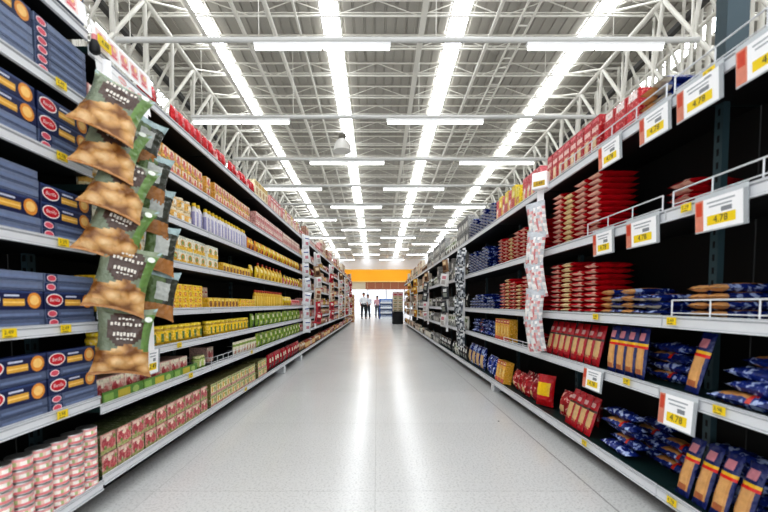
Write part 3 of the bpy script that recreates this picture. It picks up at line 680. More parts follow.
# second shelf
run('R', 1, 1.67, 1.75, UB, 1, lean=.22, roll=-.12, inset=.02)
for lay, (a_, b_2) in enumerate(((.74, 1.63), (.70, 1.59), (1.03, 1.64), (.98, 1.58))): run('R', 1, a_, b_2, [HB, HT, HB] if lay % 2 else [HT, HB], 1, gap=.016, inset=.02+.03*lay, jit=.02, zoff=lay*.0505)
for lay in range(4): run('R', 1, 1.84, 2.13, HB if lay % 2 else HT, 1, inset=.12+.02*(lay % 2), zoff=lay*.0505)
run('R', 1, 1.99, 2.315, UB, 1, gap=.003, lean=.1, inset=.008)
for lay in range(4): run('R', 1, 2.15, 2.44, HB, 1, inset=.12, zoff=lay*.0505)
run('R', 1, 2.42, R2-e, UR, 1, gap=.014, lean=.2, inset=.015)
for lay in range(3): run('R', 1, R2+.1, R2+.4, HR, 1, inset=.04, zoff=lay*.0505)
run('R', 1, R2+.8, R2+1.32, YRB, 1, gap=.006); 
for lay in range(4): run('R', 1, R3, R4-e, [HB, HB, HT], 1, inset=.03+.02*(lay % 2), jit=.01, zoff=lay*.0505)
# bottom shelf
run('R', 0, 1.42, 1.785, UB, 1, gap=.014, lean=.28, inset=.02)
for lay in range(5): run('R', 0, .7, 1.38, [HB, HT], 1, gap=.01, inset=.02+.02*(lay % 2), zoff=lay*.0505)
for lay in range(5): run('R', 0, 1.5, 1.79, HB, 1, inset=.17+.01*(lay % 2), zoff=lay*.0505)
for lay in range(5): run('R', 0, 2.13-.04*(lay % 2), 2.47-.04*(lay % 2), HT if lay % 2 else HB, 1, inset=.03+.03*(lay % 3), jit=.025, zoff=lay*.0505)
for lay in range(4): run('R', 0, 2.1, 2.41, HB if lay % 2 else HT, 1, inset=.19+.02*lay, jit=.02, zoff=lay*.0505)
for lay in range(3): run('R', 0, 1.86, 2.15, HT, 1, inset=.17+.02*lay, jit=.02, zoff=lay*.0505)
run('R', 0, 2.5, 2.86, UR, 1, gap=.008, lean=.3, inset=.015); run('R', 0, 2.90, 3.08, RHP, 1, inset=.03, lean=.2, jit=.04); put(YLB, 'R', 3.29, LEVR[0]-.012, 'red pasta bag with big yellow label on the right bottom shelf', None, .035, .55, .12); run('R', 0, 2.7, 3.13, RHP, 1, gap=.02, inset=.17, lean=.1)
run('R', 0, 3.42, 4.1, RHP, 1, gap=.012, jit=.05, lean=.12); run('R', 0, 3.44, 4.05, RHP, 1, gap=.03, inset=.14, lean=.1)
run('R', 0, 4.15, R3-.03, YRB, 1, gap=.012, lean=.15); run('R', 0, R3, 5.0, BBB, 1, gap=.004, lean=.1, jit=.01); run('R', 0, 5.02, R4-e, BTB, 1, gap=.01, lean=.1)

# ---- far goods: palettes of cartons, pouches and jars
def palette(defs):
    out = []
    for i, (nm, desc, tp, w, h, c1, c2, c3) in enumerate(defs):
        if tp == 'c': out.append(carton(nm, desc, w, h, .1, c1, [('r', .06, .94, .62, .93, c2), ('e', .5, .36, .32, .22, c3)]))
        elif tp == 'p': out.append(pouch(nm, desc, w, h, .07, [c1, (-.7, .7, .55, .85, c2), (-.55, .55, .15, .45, c3)], seed=20+i))
        else: out.append(jar(nm, desc, w/2, h, P(c1), P(c2), P(c3), P(c2)))
    return out
FL = palette([
 ('biscuit_carton', 'pink biscuit carton', 'c', .16, .145, '#cf9a94', '#b93a45', '#efe0d2'),
 ('biscuit_carton', 'brown biscuit carton', 'c', .15, .15, '#8a5a40', '#d9b78c', '#c9543a'),
 ('snack_pouch', 'tan snack pouch', 'p', .15, .155, '#c09468', '#efe2cf', '#8a4a34'),
 ('snack_pouch', 'white and red snack pouch', 'p', .14, .15, '#d9b3a6', '#b8323c', '#c98a7c'),
 ('snack_pouch', 'crimson snack pouch', 'p', .15, .18, '#a32236', '#ecd6cc', '#5f1420'),
 ('cereal_carton', 'cream cereal carton', 'c', .17, .2, '#dccfb8', '#a8694a', '#b98b5a'),
 ('sauce_jar', 'orange sauce jar', 'j', .1, .15, '#b5622e', '#e5c48a', '#8f2a24'),
 ('sauce_jar', 'plum coloured jar', 'j', .09, .14, '#7a3440', '#d9bdb4', '#d6d0c8'),
 ('snack_pouch', 'yellow and brown snack pouch', 'p', .15, .18, '#c9a048', '#8a5a30', '#ecd99a')])
FR = palette([
 ('pet_food_bag', 'black and white food bag', 'p', .16, .22, '#2c2e30', '#d9dad6', '#8d9488'),
 ('food_carton', 'grey and white food carton', 'c', .15, .2, '#8b8a86', '#2c2e31', '#d9d7d0'),
 ('food_pouch', 'white pouch with green print', 'p', .15, .21, '#d6d6cc', '#6f7f5a', '#3a3c3a'),
 ('food_carton', 'beige food carton', 'c', .15, .19, '#c4b09a', '#6a5040', '#e2d6c4'),
 ('food_pouch', 'brown food pouch', 'p', .15, .2, '#7a5c46', '#cfc0aa', '#3f2e26'),
 ('food_carton', 'cream and rust food carton', 'c', .16, .2, '#d9cbb4', '#a8603a', '#c99a6a'),
 ('food_jar', 'pale jar with dark lid', 'j', .1, .17, '#c9c4b6', '#e4e0d4', '#34322e'),
 ('food_pouch', 'amber food pouch', 'p', .15, .2, '#c98a34', '#ecd08a', '#7a4a20')])
rnd = random.Random(21)
def far(side, i, lv, hgt, pal, lo, hi):
    y0 = (LB0+i*LW if side == 'L' else RB0+i*RW)+.012; y1 = y0+(LW if side == 'L' else RW)-.03
    y = y0
    while y < y1-.1:
        k = pal[rnd.choice(range(lo, hi))]; seg = min(y1, y+rnd.uniform(.3, .7)); 
        nl = 2 if hgt > 2*k.h+.03 and k.name.endswith('carton') else 1
        y2 = run(side, lv, y, seg, k, nl, gap=.008, jit=.012, share=True)
        if y2 == y: y = seg+.01
        else: y = y2+.005
for i in range(5, LN):
    for lv in range(8):
        hgt = (LEVL[lv+1]-LEVL[lv]-.07) if lv < 7 else .45
        pal = [k for k in FL if k.h < hgt or lv == 7] or [FL[7]]
        far('L', i, lv, hgt, pal, 0, len(pal))
for i in range(4, RN):
    for lv in range(5):
        hgt = (LEVR[lv+1]-LEVR[lv]-.08) if lv < 4 else .5
        lo, hi = (0, 3) if i < 7 else ((1, 7) if i < 10 else (3, 8))
        far('R', i, lv, hgt, FR, lo, hi)

# ------------------------------------------------------------------ signs, tags and guards
DIG = ['4.78', '3.98', '2.49', '5.29', '4.78', '3.49']
def price_sign(w=.21, h=.125, digits='4.78'):
    m = MB(); m.box(-.001, .001, -w/2, w/2, -h, 0, CARD)
    m.rect(.0014, -w/2, -w/2+w*.18, -h, 0, P('#d98b74')); m.rect(.0016, -w/2+.006, -w/2+w*.15, -h*.5, -h*.06, P('#cf4a30'))
    for i, (a, b) in enumerate(((-.24, .32), (-.2, .26))): m.rect(.0014, a*w, b*w, -h*(.17+.13*i), -h*(.12+.13*i), M('#a9adb2', .6))
    m.rect(.0014, .05*w, .26*w, -h*.5, -h*.36, M('#8d9094', .6))
    m.rect(.0014, -.24*w, .33*w, -h*.86, -h*.56, YELLOW); m.text(digits, .002, .04*w, -h*.71, h*.3, INK)
    s = MB(); s.box(-.002, -.0012, -w/2-.004, w/2+.012, -h-.006, .02, CLEAR); s.box(-.002, .002, w/2-w*.03, w/2+.012, -h-.004, 0, M('#a9aeb1', .25))
    return m, s
def sign(side, Y, ztop, label, w=.21, h=.125, dig='4.78', tilt=-.05):
    sx = -1 if side == 'L' else 1
    t = thing('price_sign', label, 'price sign', (sx*(XF-.008), Y, ztop), (0, -tilt, 0 if sx < 0 else PI), 'hanging price signs')
    m, s = price_sign(w, h, dig); obj('price_card', m, t); obj('plastic_sleeve', s, t)
T = 'white price sign with yellow price, '
sign('R', 2.27, 1.955, T+'fourth from the right along the right top shelf', .21); sign('R', 1.91, 1.955, T+'third from the right along the right top shelf', .2)
sign('R', 1.655, 1.955, T+'second from the right along the right top shelf', .22); sign('R', 1.36, 1.955, T+'nearest the camera on the right top shelf', .24)
sign('R', 2.31, 1.445, T+'farthest one on the right fourth shelf', .2); sign('R', 1.975, 1.445, T+'middle one on the right fourth shelf', .23)
sign('R', 1.53, 1.445, T+'nearest one on the right fourth shelf', .22, .125)
sign('R', 2.37, .61, T+'hanging from right second shelf before the blue spaghetti', .2, .12, tilt=.08); sign('R', 1.7, .605, T+'hanging from right second shelf at the unit joint', .2, .14, tilt=.06)
sign('L', 2.285, .745, T+'hanging beside the lowest snack bag on the left', .13, .14, '2.49')
# small yellow tags on lips
def small_tag(side, Y, z, n, dig):
    sx = -1 if side == 'L' else 1
    m = MB(); m.box(-.0005, .0005, -.028, .028, -.017, .017, YELLOW); m.text(dig, .0012, -.004, .002, .022, INK); m.rect(.001, -.02, .01, -.014, -.011, INK)
    o = obj('price_tag', m, None, (sx*(XF-.0075), Y, z), (0, 0, 0 if sx < 0 else PI)); tag(o, n, 'price tag', 'small yellow price tags')
for lv, ys in ((1, (1.62,)), (2, (1.40, 1.655)), (3, (1.66,)), (4, (1.67,)), (5, (1.68,))):
    for q, Y in enumerate(ys): small_tag('L', Y, LEV1[lv]-.022, 'small yellow price tag, %s of the left %s shelf lip, nearest unit' % ('farther end' if Y > 1.5 else 'nearer end', SHN['N'][lv]), DIG[lv])
for lv, Y, n in ((0, 1.71, 'nearest unit'), (0, 2.45, 'second unit'), (1, 1.49, 'nearest unit'), (1, 2.05, 'second unit'), (2, 1.75, 'nearest unit'), (2, 2.36, 'second unit'), (3, 1.69, 'nearest unit'), (4, 1.6, 'nearest unit')):
    small_tag('R', Y, LEVR[lv]-.025, 'small yellow price tag on the right %s shelf lip, %s' % (SHN['R'][lv], n), DIG[lv])
for lv, Y, n in ((1, 2.75, 'second'), (2, 2.6, 'second'), (0, 3.9, 'third'), (1, 4.1, 'third')):
    small_tag('L', Y, LEVL[lv]-.02, 'small yellow price tag on the left %s shelf lip, %s unit' % (SHN['L'][lv], n), DIG[lv])
# wire guards on the right lips
def guard(Y0, Y1, z, label, h=.07):
    m = MB(); L = Y1-Y0
    m.path([(0, 0, 0), (0, 0, h), (0, L, h), (0, L, 0)], .004, RAIL_WHITE)
    n = max(2, int(L/.2))
    for i in range(1, n): m.tube((0, L*i/n, 0), (0, L*i/n, h), .0035, RAIL_WHITE, 6)
    m.tube((0, 0, .012), (0, L, .012), .003, RAIL_WHITE, 5)
    tag(obj('wire_guard', m, None, (XF+.009, Y0, z)), label, 'guard', 'white wire guards on the right shelves')
guard(.55, 1.80, LEVR[4], 'white wire guard on the right top shelf, nearest unit'); guard(1.85, 2.9, LEVR[4], 'white wire guard on the right top shelf, second unit')
guard(.55, 1.785, LEVR[3], 'white wire guard on the right fourth shelf, nearest unit'); guard(1.85, 2.5, LEVR[3], 'white wire guard on the right fourth shelf, second unit')
guard(.55, 1.77, LEVR[2], 'white wire guard on the right third shelf, nearest unit'); guard(3.3, 4.1, LEVR[1], 'low white wire guard on right second shelf, third unit', .04)

# ------------------------------------------------------------------ hanging snack bags on the left
def biscuit_mat():
    if 'biscuit' in _M: return _M['biscuit']
    m = F('#c8965a').copy(); m.name = 'biscuits_in_clear_film'; nt = m.node_tree; b = nt.nodes['Principled BSDF']
    tc = nt.nodes.new('ShaderNodeTexCoord'); vo = nt.nodes.new('ShaderNodeTexVoronoi'); vo.inputs['Scale'].default_value = 17
    mp = nt.nodes.new('ShaderNodeMapping'); mp.inputs['Scale'].default_value = (.5, .8, 1.2); nt.links.new(tc.outputs['Object'], mp.inputs[0]); nt.links.new(mp.outputs[0], vo.inputs['Vector'])
    r = nt.nodes.new('ShaderNodeValToRGB'); E = r.color_ramp.elements
    E[0].position = .1; E[0].color = lin('#e0bd8c'); E[1].position = .75; E[1].color = lin('#7d5026'); e = E.new(.45); e.color = lin('#c4955a')  # dark end of the ramp paints the shaded crevices between biscuits
    nt.links.new(vo.outputs['Distance'], r.inputs[0]); nt.links.new(r.outputs[0], b.inputs['Base Color'])
    _M['biscuit'] = m
    return m
def snack_bag(back=False):
    m = MB(); w, h, t = (.25, .30, .085) if not back else (.18, .25, .06)
    BISC = [biscuit_mat()]*3
    r = random.Random(8)
    lump = {}
    def mf(u, v, s):
        if s < 0 or back:
            if abs(u) < .42 and .34 < v < .74: return F('#b4b7b0')
            if v > .84: return F('#9fb4b4')
            if v < .26: return F('#a9743f')
            return F('#566b3c') if u < .1 else F('#3c3f36')
        if v < .05: return F('#b5824e')
        if v < .40 + .05*math.sin(u*4+1): return BISC[(int((u+1)*3.3)*5+int(v*9)*3) % 3]
        if v > .92: return F('#8f9a80')
        if ((u/.7)**2 + ((v-.68)/.27)**2) < 1: return F('#54423a')
        return F('#6f8f50') if u > .62 else F('#77806a')
    m.pillow(w, h, t, mf, 18, 26, .04, .06, .006, None, 31)
    # pinch the sides and bulge the biscuits so that the corners stand out
    for i, (x, y, z) in enumerate(m.v):
        v = z/h; k = 1-.13*math.sin(PI*min(1, max(0, v)))**.8
        zz = z+.018*(abs(y)/(w/2))**2*(1 if v > .5 else -1)*(abs(v-.5)*2)**3
        if not back and v < .42: x += .007*math.sin(y*70+1)*math.cos(z*75)*math.sin(PI*v/.45)*(1 if x > 0 else -1)
        m.v[i] = (x, y*k, zz)
    if not back:
        X = t/2+.006
        for a, b, v0, v1 in ((-.03, .03, .825, .86), (-.058, -.022, .735, .79), (-.012, .03, .735, .79), (.036, .062, .735, .79), (-.045, .05, .575, .64), (-.03, .035, .52, .55)):
            x0 = a; q = 0
            while x0 < b-.005:
                m.rect(X, x0, min(b, x0+.009), v0*h+.003*(q % 2), v1*h-.002*((q+1) % 2), M('#d9d2c6', .5)); x0 += .0125+.002*(q % 3 == 0); q += 1
        m.ell(X-.006, .088, .86*h, .016, .013, P('#e3e7dc'))
    return m.data('snack_bag')
SB = snack_bag(); SBB = snack_bag(True)
# (x, y, z of the bag centre, yaw, roll)
strip = MB(); strip.box(-.001, .001, -.018, .018, 0, 1.43, CARD)
tag(obj('clip_strip', strip, None, (-1.318, 1.93, .78), (0, 0, -.95)), 'white plastic clip strip hanging at the first left unit joint', 'strip')
strip2 = MB(); strip2.box(-.001, .001, -.018, .018, 0, 1.35, CARD)
tag(obj('clip_strip', strip2, None, (-1.30, 2.2, .75), (0, 0, -.6)), 'white plastic clip strip behind the snack bags on the left', 'strip')
def hang(x, y, z, yaw, roll, tiltb, me, label, sc=.15, grp='snack bags on clip strips'):
    o = obj('snack_bag', me, None, (x, y, z)); R = Euler((0, 0, yaw)).to_matrix() @ Matrix.Rotation(roll, 3, 'X') @ Matrix.Rotation(tiltb, 3, 'Y')
    Mx = R.to_4x4() @ Matrix.Translation((0, 0, -sc)); o.matrix_world = Matrix.Translation((x, y, z)) @ Mx
    tag(o, label, 'snack bag', grp)
BP = [(-1.172, 1.755, 1.89, -.34, -.42), (-1.204, 1.785, 1.735, -.30, -.42), (-1.178, 1.80, 1.565, -.34, -.40), (-1.203, 1.80, 1.37, -.38, -.22), (-1.178, 1.79, 1.141, -.26, -.12), (-1.19, 1.80, .846, -.12, -.05)]
N6 = ['topmost', 'second from top', 'third from top', 'fourth from top', 'fifth from top', 'lowest']
for i, (x, y, z, roll, tb) in enumerate(BP):
    hang(x, y, z, -1.0, roll, tb, SB, 'brown and green snack bag, %s on the front clip strip' % N6[i])
BP2 = [(-1.193, 2.02, 1.88, -.3), (-1.165, 2.03, 1.705, -.25), (-1.163, 2.04, 1.535, -.2), (-1.15, 2.06, 1.34, -.2), (-1.155, 2.06, 1.1, -.22)]
for i, (x, y, z, roll) in enumerate(BP2):
    hang(x, y, z, -.75, roll, -.12, SBB, 'green snack bag turned to its grey back print, %s on rear strip' % ['topmost', 'second down', 'third down', 'fourth down', 'lowest'][i])
# promotional strips on the left top lip
def promo(Y0, L, z, h, label, kind):
    m = MB(); m.box(-.001, .001, 0, L, 0, h, CARD); r = random.Random(5+kind)
    if kind == 0:
        y = .03
        while y < L-.07:
            m.rect(.0014, y, y+.075, h*.15, h*.85, P('#f3d9d3')); m.ell(.0018, y+.035, h*.55, .028, h*.22, P('#e08a88')); m.rect(.002, y+.01, y+.06, h*.22, h*.34, P('#d8606a')); m.ell(.0022, y+.045, h*.62, .012, h*.12, P('#f0c88a')); y += .085
    else:
        for i in range(3): m.ell(.0018, L*.45+.08*i, h*(.62-.1*(i % 2)), .035, h*.16, P('#ecb3ac'))
        m.rect(.0016, L*.3, L*.9, h*.2, h*.3, P('#f0d6cf'))
    tag(obj('promo_strip', m, None, (-XF+.004, Y0, z), (0, -.1, 0)), label, 'sign')
promo(1.35, .5, 2.305, .10, 'pink printed promotional strip on the nearest left top shelf', 0)
promo(1.88, .48, 2.25, .12, 'pink printed promotional strip above the snack bags', 0)
promo(1.9, .44, 2.13, .115, 'white promotional board under the pink strip on left top lip', 1)
m = MB(); m.box(-.002, .002, -.045, .045, -.022, .022, YELLOW); m.text('4.88', .003, 0, 0, .03, INK)
tag(obj('price_tag', m, None, (-1.325, 1.93, 2.28)), 'yellow price tag topping the snack bag strip', 'price tag')
m = MB(); m.lathe([(.012, 0), (.022, .008), (.022, .04), (.014, .06)], 12, lambda i, k: BLACK); m.tube((0, 0, .06), (0, 0, .085), .012, P('#d98a8a'), 8)
tag(obj('shelf_clip', m, None, (-1.31, 1.84, 2.18)), 'black round clip with pink knob at left top lip', 'clip')

# clear candy bags on the right clip strip, white packs on two far strips
def candy():
    m = MB(); r = random.Random(3); pal = [F(c) for c in ('#dedddc', '#e9e7e4', '#cfd0d2', '#e3bdb8', '#d58f90', '#bfc3c7', '#efece8')]
    def mf(u, v, s): return pal[5] if v > .86 else r.choice(pal)
    m.pillow(.155, .29, .075, mf, 9, 13, .04, .06, .009, None, 41); return m.data('candy_bag')
CB = candy()
s3 = MB(); s3.box(-.001, .001, -.03, .03, 0, 1.35, CARD)
tag(obj('clip_strip', s3, None, (1.318, 3.14, .62), (0, 0, PI+.6)), 'white plastic clip strip at the second right unit joint', 'strip')
for i, (z, ro) in enumerate(((1.68, .1), (1.45, -.12), (1.22, .14), (1.0, -.1), (.79, .12))):
    hang(1.26-.01*(i % 2), 3.06, z, PI+.75, ro, .08, CB, 'clear bag of white and red sweets, %s on the right clip strip' % N6[i if i < 4 else 5], grp='sweet bags on the right strip')
    bpy.data.objects[-1] if False else None
for o in bpy.data.objects:
    if o.name.startswith('snack_bag') and o.data is CB: o.name = 'sweet_bag'; o['category'] = 'sweet bag'
t = thing('strip_topper', 'white box sign with yellow label above the hanging sweets', 'sign', (1.30, 3.1, 1.93), (0, 0, PI+.8))
m = MB(); m.box(-.03, .03, -.06, .06, 0, .13, CARD, .006); obj('sign_box', m, t)
m = MB(); m.rect(.0315, -.045, .045, .02, .06, P('#c9a62a')); m.text('2.49', .0325, 0, .04, .03, INK); obj('yellow_label', m, t)
def whitepack():
    m = MB()
    def mf(u, v, s):
        return F('#3b4a8a') if .7 < v < .82 and abs(u) < .6 else (F('#c98a94') if .25 < v < .5 and abs(u) < .5 else F('#dfe1e3'))
    m.pillow(.16, .24, .06, mf, 10, 14, .04, .06, .004, None, 43); return m.data('sweet_bag')
WP = whitepack()
def darkpack():
    m = MB(); r = random.Random(4); pal = [F(c) for c in ('#34383e', '#c9ccce', '#8f9498', '#dfe0e0', '#5b6168')]
    m.pillow(.15, .24, .07, lambda u, v, s: r.choice(pal), 7, 9, .04, .06, .007, None, 44); return m.data('sweet_bag')
DP = darkpack()
def colpack(a, b, c, seed):
    m = MB(); m.pillow(.16, .23, .06, lambda u, v, s_: F(b) if .6 < v < .85 and abs(u) < .6 else (F(c) if .2 < v < .5 and abs(u) < .55 else F(a)), 8, 12, .04, .06, .004, None, seed)
    return m.data('sweet_bag')
PK = [(colpack('#b9323f', '#ecd9d0', '#7a1a24', 51), 'crimson sweet bag'), (colpack('#d9c7b0', '#a8563c', '#7d5a40', 52), 'beige sweet bag'), (colpack('#e0dedb', '#c9838c', '#b9b2ac', 53), 'white and pink sweet bag'), (colpack('#8a6a4c', '#d9c29a', '#4f3324', 54), 'brown sweet bag'), (colpack('#3a3c40', '#d0d0cc', '#8b8f86', 55), 'black and white sweet bag'), (colpack('#c9962e', '#ecd690', '#8f4a24', 56), 'amber sweet bag')]
strips = [(-1, LB0+5*LW, 'left', 7, 2.15, None), (1, RB0+4*RW, 'right', 6, 1.75, None)]
for i in (6, 8, 10, 12, 14): strips.append((-1, LB0+i*LW, 'left', 6, 2.0, (0, 1, 2, 3)))
for i in (5, 7, 9, 11): strips.append((1, RB0+i*RW, 'right', 5, 1.75, (4, 2, 3) if i < 9 else (5, 1, 3)))
cl = 0; cr = 0
for (sx, y, nm, n, z0, pk) in strips:
    if pk is None: me, desc = (WP, 'white sweet bag with blue band') if sx < 0 else (DP, 'grey and black sweet bag')
    if sx < 0: cl += 1; c = cl
    else: cr += 1; c = cr
    s4 = MB(); s4.box(-.001, .001, -.03, .03, 0, z0+.12-.5, CARD)
    tag(obj('clip_strip', s4, None, (sx*1.318, y, .5), (0, 0, (-.6 if sx < 0 else PI+.6))), 'white clip strip far down the %s shelves, %s past the white pole units' % (nm, nth(c)) if 0 else 'white clip strip far down the %s shelves, %s from the camera' % (nm, nth(c)), 'strip')
    for i in range(n):
        if pk: me, desc = PK[random.choice(pk)]
        hang(sx*(1.25+random.uniform(-.02, .02)), y-.05, z0-i*.25+random.uniform(-.01, .01), (-1 if sx < 0 else 1)*random.uniform(.5, 1.1)+(0 if sx < 0 else PI), random.uniform(-.2, .2), .05, me, '%s, %s down the %s far strip on the %s' % (desc, nth(i+1), nth(c), nm), grp='sweet bags on far strips')
    PKM = None
for o in bpy.data.objects:
    if o.name.startswith('snack_bag') and o.data in ([WP, DP]+[p[0] for p in PK]): o.name = 'sweet_bag'; o['category'] = 'sweet bag'

# ------------------------------------------------------------------ aisle end
# end displays
TANB = carton('food_carton', 'tan food carton', .3, .22, .3, '#b88658', [('r', .1, .9, .55, .9, '#e0c49a'), ('e', .5, .3, .3, .2, '#8a3f2c')])
for r in range(7):
    o = obj('food_carton', TANB.me, None, (-1.42, 21.6, r*.2212), (0, 0, -PI/2)); tag(o, 'tan carton in the left aisle-end stack, %s from the floor' % nth(r+1), 'carton', 'cartons in the left end stack')
for r in range(6):
    o = obj('food_carton', TANB.me, None, (-1.7, 22.3, r*.2212), (0, 0, -PI/2)); tag(o, 'tan carton in the stack behind the left end stack, %s up' % nth(r+1), 'carton', 'cartons in the left end stack')
t = thing('display_bin', 'black floor bin at the right aisle end', 'bin', (1.06, 19.75, 0))
m = MB(); m.box(-.27, .27, -.3, .3, 0, .6, BLACK, .02); obj('bin_body', m, t)
m = MB(); m.box(-.29, .29, -.32, .32, .6, .64, M('#2a2b2d', .4), .01); obj('rim', m, t)
WCR = carton('food_carton', 'cream food carton', .26, .2, .3, '#d2c6ae', [('r', .1, .9, .6, .9, '#b9a27a'), ('e', .5, .3, .3, .2, '#8a8f6a')])
PKR = carton('food_carton', 'pink food carton', .26, .2, .3, '#cf8f94', [('r', .1, .9, .6, .9, '#e9dcd6'), ('e', .5, .3, .3, .2, '#b8323c')])
for r in range(5):
    for c in range(2):
        k = PKR if r == 4 else WCR
        o = obj('food_carton', k.me, None, (.93+.265*c, 19.75, .6405+r*.2006), (0, 0, -PI/2)); tag(o, '%s above the black bin, %s column, %s up' % (k.desc, ['left', 'right'][c], nth(r+1)), 'carton', 'cartons above the black bin')
# blue rack
t = thing('display_rack', 'blue display rack with white shelves standing past the aisle', 'rack', (.62, 26.5, 0))
BL = M('#1f4fa0', .4)
m = MB(); m.box(-.46, -.40, -.3, .3, 0, 1.38, BL, .01); obj('side_panel', m, t)
m = MB(); m.box(.40, .46, -.3, .3, 0, 1.38, BL, .01); obj('side_panel', m, t)
m = MB(); m.box(-.4, .4, .27, .3, .05, 1.38, M('#3a78c9', .4)); obj('back_panel', m, t)
for z in (.06, .4, .74, 1.08):
    m = MB(); m.box(-.4, .4, -.3, .27, z, z+.03, M('#eef2f5', .4)); m.box(-.4, .4, -.31, -.3, z-.03, z+.08, M('#e6edf3', .4)); obj('shelf', m, t)
WB = carton('milk_carton', 'white and blue carton', .12, .19, .12, '#e9eef2', [('r', .1, .9, .5, .8, '#3a6fb8')])
for s_, z in enumerate((.0905, .4305, .7705, 1.1105)):
    for c in range(5):
        o = obj('milk_carton', WB.me, None, (.62-.3+.15*c, 26.34, z), (0, 0, -PI/2)); tag(o, 'white and blue carton on the blue rack, %s shelf' % ['bottom', 'second', 'third', 'top'][s_], 'carton', 'cartons on the blue rack %s shelf' % ['bottom', 'second', 'third', 'top'][s_])

# people
def skin(name, verts, edges, root, mats, sub=1):
    me = bpy.data.meshes.new(name); me.from_pydata([v[0] for v in verts], edges, [])
    o = bpy.data.objects.new(name, me); C.objects.link(o)
    md = o.modifiers.new('skin', 'SKIN'); md.use_smooth_shade = True
    lay = me.skin_vertices[0] if me.skin_vertices else None
    if lay is None:
        bpy.context.view_layer.objects.active = o; lay = me.skin_vertices[0]
    for i, v in enumerate(verts):
        r = v[1]; lay.data[i].radius = r if isinstance(r, tuple) else (r, r); lay.data[i].use_root = (i == root)
    sm = o.modifiers.new('sub', 'SUBSURF'); sm.levels = sub; sm.render_levels = sub
    bpy.context.view_layer.update()
    out = bpy.data.meshes.new_from_object(o.evaluated_get(bpy.context.evaluated_depsgraph_get())); out.name = name
    bpy.data.objects.remove(o)
    out.materials.clear()
    for m in mats: out.materials.append(m)
    return out
SKIN = M('#b98368', .5); HAIR = M('#1f1813', .6)
def person(label, loc, yaw, h, shirt, pants, stride, armbend, longhair=False):
    s = h/1.72
    def q(x, y, z): return (x*s, y*s, z*s)      # facing -y
    a = stride
    V = [(q(0,0,.95), .12*s), (q(0,.01,1.12), .115*s), (q(0,.01,1.33), .13*s), (q(0,.005,1.45), .06*s), (q(0,-.005,1.515), .05*s), (q(0,-.02,1.565), .066*s),
         (q(.09,0,.88), .088*s), (q(.1,-a*.5,.49), .058*s), (q(.1,-a*.6+(.1 if a < 0 else 0),.09), .04*s), (q(.1,-a*.6+(.1 if a < 0 else 0)-.12,.04), .034*s),
         (q(-.09,0,.88), .088*s), (q(-.1,a*.5,.49), .058*s), (q(-.1,a*.6,.09), .04*s), (q(-.1,a*.6-.12,.04), .034*s),
         (q(.17,.01,1.39), .055*s), (q(.23,.03,1.13), .042*s), (q(.22,-.05-armbend,.93+armbend*.5), .03*s), (q(.215,-.09-armbend,.86+armbend*.6), .032*s),
         (q(-.17,.01,1.39), .055*s), (q(-.23,.03,1.13), .042*s), (q(-.22,-.05,.93), .03*s), (q(-.215,-.07,.85), .032*s),
         (q(0,-.015,1.625), .084*s), (q(0,-.005,1.685), .08*s), (q(0,0,1.735), .05*s)]
    Ed = [(0,1),(1,2),(2,3),(3,4),(4,5),(5,22),(22,23),(23,24),(0,6),(6,7),(7,8),(8,9),(0,10),(10,11),(11,12),(12,13),(2,14),(14,15),(15,16),(16,17),(2,18),(18,19),(19,20),(20,21)]
    body = skin('person', V, Ed, 0, [SKIN], 2)
    # fingers, eyes and ears added to the body mesh
    m = MB()
    for hand, sg in ((17, 1), (21, -1)):
        c = Vector(V[hand][0]); f = Vector((0, -.35, -1)).normalized()
        for i in range(4):
            p = c+Vector((0, (-.03+.02*i)*s, -.01*s)); L = (.075, .085, .08, .06)[i]*s
            mid = p+f*L*.55; m.tube(p, mid, .0095*s, SKIN, 6); m.tube(mid, mid+(f+Vector((-sg*.3, 0, 0))).normalized()*L*.5, .0085*s, SKIN, 6, .006*s)
        p = c+Vector((0, -.035*s, .02*s)); m.tube(p, p+Vector((-sg*.02, -.045, -.04))*s, .011*s, SKIN, 6, .008*s)
    for sx in (-1, 1):
        m.tube(q(sx*.03, -.08, 1.635), q(sx*.03, -.094, 1.635), .01*s, M('#20140e', .3), 8); m.tube(q(sx*.07, .0, 1.62), q(sx*.088, .012, 1.625), .018*s, SKIN, 8, .024*s)
    m.tube(q(0, -.085, 1.635), q(0, -.112, 1.598), .009*s, SKIN, 6, .014*s); m.tube(q(-.02, -.086, 1.568), q(.02, -.086, 1.568), .007*s, M('#8a4038', .5), 6)
    n0 = len(body.vertices)
    vs = [tuple(v.co) for v in body.vertices]+m.v; fs = [tuple(p.vertices) for p in body.polygons]; nb = len(fs); fs += [tuple(n0+k for k in f) for f in m.f]
    full = bpy.data.meshes.new('person'); full.from_pydata(vs, [], fs); full.materials.append(SKIN)
    for mm in m.mats:
        if mm != SKIN: full.materials.append(mm)
    for i, p in enumerate(full.polygons):
        p.use_smooth = True
        if i >= nb: p.material_index = list(full.materials).index(m.mats[m.m[i-nb]])
    o = obj('person', full, None, loc, (0, 0, yaw)); tag(o, label, 'person', 'shoppers at the aisle end')
    SV = [(q(0,0,.93), .15*s), (q(0,0,1.0), .148*s), (q(0,.01,1.12), .14*s), (q(0,.01,1.33), .155*s), (q(0,.005,1.44), .085*s), (q(0,.0,1.50), .06*s), (q(.17,.01,1.39), .075*s), (q(.228,.03,1.14), .062*s), (q(.23,.02,1.08), .06*s), (q(-.17,.01,1.39), .075*s), (q(-.228,.03,1.14), .062*s), (q(-.23,.02,1.08), .06*s)]
    obj('shirt', skin('shirt', SV, [(0,1),(1,2),(2,3),(3,4),(4,5),(3,6),(6,7),(7,8),(3,9),(9,10),(10,11)], 2, [shirt], 2), o)
